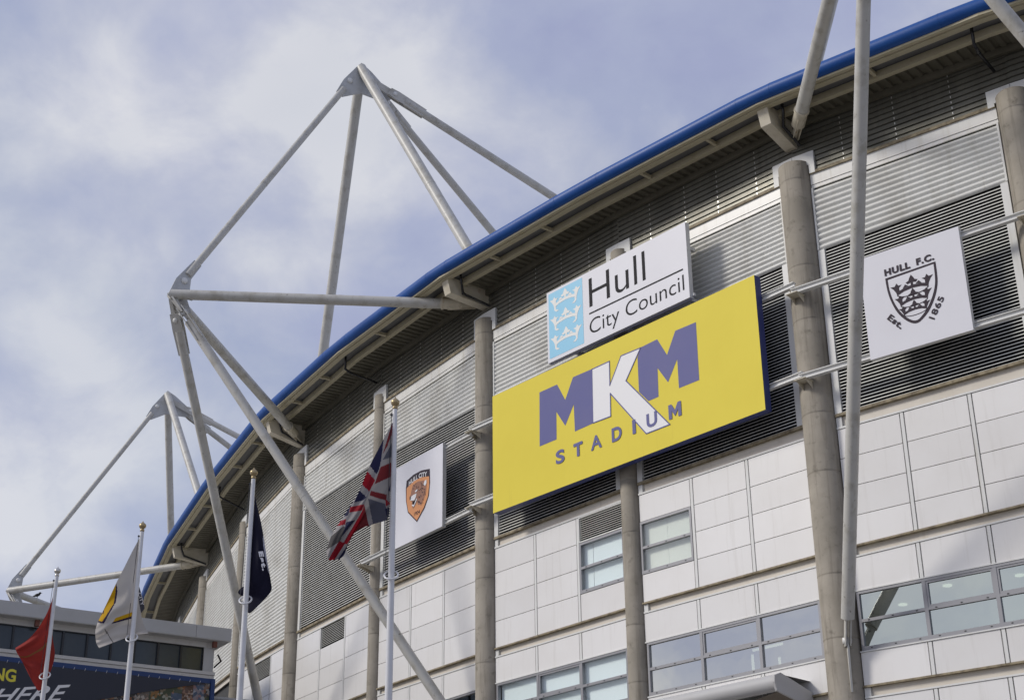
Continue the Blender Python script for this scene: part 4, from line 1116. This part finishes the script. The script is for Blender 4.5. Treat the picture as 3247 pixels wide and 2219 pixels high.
U_SH = [(NAVY, [(570, 395), (440, 650), (500, 730), (525, 690), (545, 600)]), (NAVY_LIT, [(650, 430), (560, 600), (640, 575), (655, 450)]),
    (RED_SHADE, [(658, 235), (625, 330), (580, 480), (556, 560), (600, 475), (640, 375), (664, 260)]), (RED_SHADE, [(540, 665), (648, 618), (638, 752), (485, 822), (520, 720)]),
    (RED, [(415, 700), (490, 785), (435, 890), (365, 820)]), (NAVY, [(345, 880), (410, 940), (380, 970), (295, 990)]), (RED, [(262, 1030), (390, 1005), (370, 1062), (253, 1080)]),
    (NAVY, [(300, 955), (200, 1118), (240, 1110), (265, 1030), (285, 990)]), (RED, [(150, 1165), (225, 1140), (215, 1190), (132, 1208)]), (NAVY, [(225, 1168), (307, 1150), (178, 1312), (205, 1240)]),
    (RED_SHADE, [(450, 882), (597, 918), (592, 972), (440, 925)]), (NAVY_LIT, [(425, 952), (580, 1000), (612, 1110), (604, 1145), (470, 1190)]), (RED_SHADE, [(390, 1005), (432, 1203), (305, 1255), (330, 1150), (375, 1060)]),
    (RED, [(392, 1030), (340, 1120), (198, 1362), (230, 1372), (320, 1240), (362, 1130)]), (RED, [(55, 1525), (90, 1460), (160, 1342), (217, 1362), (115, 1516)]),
    (NAVY, [(143, 1514), (200, 1512), (300, 1285), (250, 1360)]), (FOLD_SHADE, [(85, 1300), (200, 1205), (215, 1215), (170, 1342), (40, 1428)]), (NAVY, [(645, 750), (612, 880), (634, 895), (645, 800)]),
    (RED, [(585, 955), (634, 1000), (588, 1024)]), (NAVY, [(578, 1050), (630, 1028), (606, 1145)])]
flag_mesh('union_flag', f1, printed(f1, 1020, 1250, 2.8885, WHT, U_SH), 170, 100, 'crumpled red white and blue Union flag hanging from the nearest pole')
# navy rugby flag
pm = pxmap(720, 1480, 3.054)
gr = [[(262, 215, .02), (240, 500, .02), (215, 800, .02), (196, 1000, .02), (178, 1180, .02)],
      [(280, 330, .02), (285, 560, -.05), (270, 850, -.05), (250, 1100, -.03), (150, 1160, .12)],
      [(310, 450, .05), (318, 650, -.02), (315, 880, -.08), (300, 1150, -.02), (108, 1218, .18)],
      [(342, 600, .05), (352, 760, .0), (360, 920, -.05), (345, 1180, .05), (190, 1290, .20)],
      [(364, 740, .05), (382, 870, .0), (400, 1010, -.02), (405, 1180, .1), (210, 1415, .16)],
      [(372, 800, .08), (398, 960, .04), (425, 1110, .02), (424, 1205, .10), (320, 1325, .14)]]
f2 = cloth(1, pm, gr, lambda u, v: .03 * math.sin(8 * v + 4 * u) * min(1, u * 3) + .05)
def dye2(u, v):
    if .80 < u < .86 and .12 < v < .60: return (.42, .42, .48)
    return (.012, .012, .028)
N_SH = [((.40, .40, .46), [(350, 660), (362, 700), (372, 790), (395, 930), (408, 1030), (398, 1015), (372, 890), (352, 770), (346, 700)])]
fl = flag_mesh('navy_flag', f2, printed(f2, 720, 1480, 3.054, (.012, .012, .028), N_SH), 100, 100, 'navy flag lettered Est. drooping behind its pole')
vs, fs = text2d('Est.', .06, 0, 1.25); xs = [p[0] for p in vs]; ys = [p[1] for p in vs]; x0, x1, y0, y1 = min(xs), max(xs), min(ys), max(ys); out = []
for x, y in vs:
    a, b = (x - x0) / (x1 - x0), (y - y0) / (y1 - y0)
    out.append(on_plane(819 + 13 * a + 15 * b, 1748 + 61 * a - 1.5 * b, V((FPS[1][0], FPS[1][1] - .10, 0)), V((0, -1, 0))))
m = MB(); m.add(out, fs); c_ = m.build('lettering', M_BOARD); c_.parent = fl
# white, amber and navy flag
pm = pxmap(280, 1660, 2.841)
gr = [[(470, 115, .0), (455, 330, .0), (440, 560, .0), (425, 780, .0), (405, 970, .0)],
      [(400, 240, -.05), (420, 420, -.05), (440, 620, .08), (470, 780, .14), (500, 975, .20)],
      [(330, 380, -.12), (360, 560, -.10), (395, 740, .0), (440, 860, .12), (540, 985, .28)],
      [(258, 520, -.15), (300, 700, -.10), (350, 800, -.02), (380, 900, .05), (430, 1000, .10)],
      [(190, 665, -.1), (220, 780, -.1), (270, 860, -.05), (300, 940, .0), (330, 1030, .05)],
      [(130, 790, -.05), (160, 870, -.08), (190, 930, -.05), (220, 990, -.02), (260, 1055, .0)],
      [(85, 885, .0), (64, 960, -.02), (66, 1030, -.02), (75, 1080, .0), (98, 1118, .0)]]
f3 = cloth(2, pm, gr, lambda u, v: .03 * math.sin(10 * v + 2 * u) * min(1, u * 3) + .018 * math.sin(21 * v + 9 * u) * min(1, u * 2))
def dye3(u, v):
    x, y = u * 1.7, v
    if v < .30 and u > .50: 
        if v > .24 and u < .92 or u > .95: return (.03, .02, .06)
        return (.55, .30, .008)
    if .52 < v < .66 and .30 < u < .62 and v > .50 + (u - .3) * .1:
        return (.03, .02, .06) if v > .62 else (.55, .30, .008)
    return (.50, .475, .455)
AMB, NV3, SEAM = (.54, .31, .010), (.025, .018, .05), (.16, .15, .14)
C_SH = [(AMB, [(247, 540), (85, 880), (130, 888), (235, 722), (252, 640)]), (NV3, [(252, 525), (262, 600), (248, 705), (142, 895), (112, 896), (78, 884), (92, 872), (125, 880), (228, 720), (242, 645)]),
    (AMB, [(220, 888), (245, 848), (400, 792), (400, 832)]), (NV3, [(205, 902), (222, 884), (400, 828), (400, 850)]), (SEAM, [(152, 942), (226, 1070), (217, 1074), (142, 948)]),
    (NV3, [(112, 818), (120, 790), (127, 794), (120, 824)]), (NV3, [(128, 806), (136, 778), (143, 782), (136, 812)])]
fl = flag_mesh('crest_flag', f3, printed(f3, 280, 1660, 2.841, (.52, .49, .455), C_SH), 130, 100, 'white flag with amber and navy crest folded over itself')
# the navy corner seen past the pole, part of the same cloth's folded crest
m = MB(); q = [(455, 550), (490, 670), (500, 720), (508, 760), (480, 800), (438, 812), (444, 690)]
xx, yy = FPS[2]; pl = V((xx, yy + .22, 0))
m.sheet([on_plane(*pm(*p), pl, V((0, -1, 0))) for p in q]); c_ = m.build('navy_corner', M_BANNER); c_.parent = fl
m = MB(); vs, fs = text2d('CITY', .01); xs = [p[0] for p in vs]; ys = [p[1] for p in vs]; x0, x1, y0, y1 = min(xs), max(xs), min(ys), max(ys); out = []
for x, y in vs:
    a, b = (x - x0) / (x1 - x0), (y - y0) / (y1 - y0)
    out.append(on_plane(*pm(455 + 28 * a + 30 * (b - .3) * .9, 625 + 115 * a - 12 * b), V((xx, yy + .20, 0)), V((0, -1, 0))))
m.add(out, fs); c_ = m.build('lettering', M_BOARD); c_.parent = fl
# red flag
pm = pxmap(0, 1800, 3.0987)
gr = [[(552, 150, .0), (520, 450, .0), (490, 700, .0), (460, 900, .0), (440, 1050, .0)],
      [(520, 280, -.05), (500, 500, .0), (520, 700, .1), (535, 880, .15), (455, 1130, .1)],
      [(480, 400, -.12), (460, 560, -.02), (480, 760, .04), (480, 950, .1), (385, 1205, .08)],
      [(430, 500, -.16), (410, 640, -.05), (420, 820, .0), (410, 980, .05), (340, 1150, .05)],
      [(360, 610, -.14), (340, 720, -.06), (340, 860, -.02), (330, 980, .0), (300, 1080, .03)],
      [(270, 705, -.08), (255, 780, -.05), (270, 890, -.03), (280, 970, .0), (262, 1005, .0)],
      [(150, 785, .0), (165, 830, -.03), (195, 880, -.03), (225, 930, -.01), (240, 960, .0)]]
f4 = cloth(3, pm, gr, lambda u, v: .04 * math.sin(9 * v + 4 * u) * min(1, u * 3) + .02 * math.sin(25 * v + 8 * u) * min(1, u * 2))
flag_mesh('red_flag', f4, lambda u, v: (.30, .035, .028) if not (.44 < v < .47 and u > .15) else (.22, .09, .03), 70, 60, 'plain deep red flag hanging limp from the leftmost pole')

# ------------------------------------------------------------------ bird on the far frame's strut
end = V((W[9].x, W[9].y, LV[1][9] + 1.12))
bp_ = P2.lerp(end, .16); 
m = MB()
def egg(c, r, n=10, k=7, ax=V((1, 0, .3)).normalized()):
    prof = [(r[1] * math.sin(math.pi * i / k), -r[0] * math.cos(math.pi * i / k)) for i in range(k + 1)]; m.lathe(c, prof, n, 0, ax)
bc = bp_ + V((0, -.02, .34))
egg(bc, (.17, .085)); egg(bc + V((.13, 0, .10)), (.075, .06))
m.tube([bc + V((.18, 0, .11)), bc + V((.26, 0, .10))], [.02, .004], 6); m.tube([bc + V((-.12, 0, -.04)), bc + V((-.32, 0, -.12))], [.05, .03], 6)
m.tube([bc + V((0, .03, -.05)), bc + V((0, .03, -.18))], .012, 6); m.tube([bc + V((.03, -.03, -.05)), bc + V((.03, -.03, -.18))], .012, 6)
tag(m.build('bird', M_BIRD), 'small black bird perched on the distant frame tube above the low roof', 'bird')
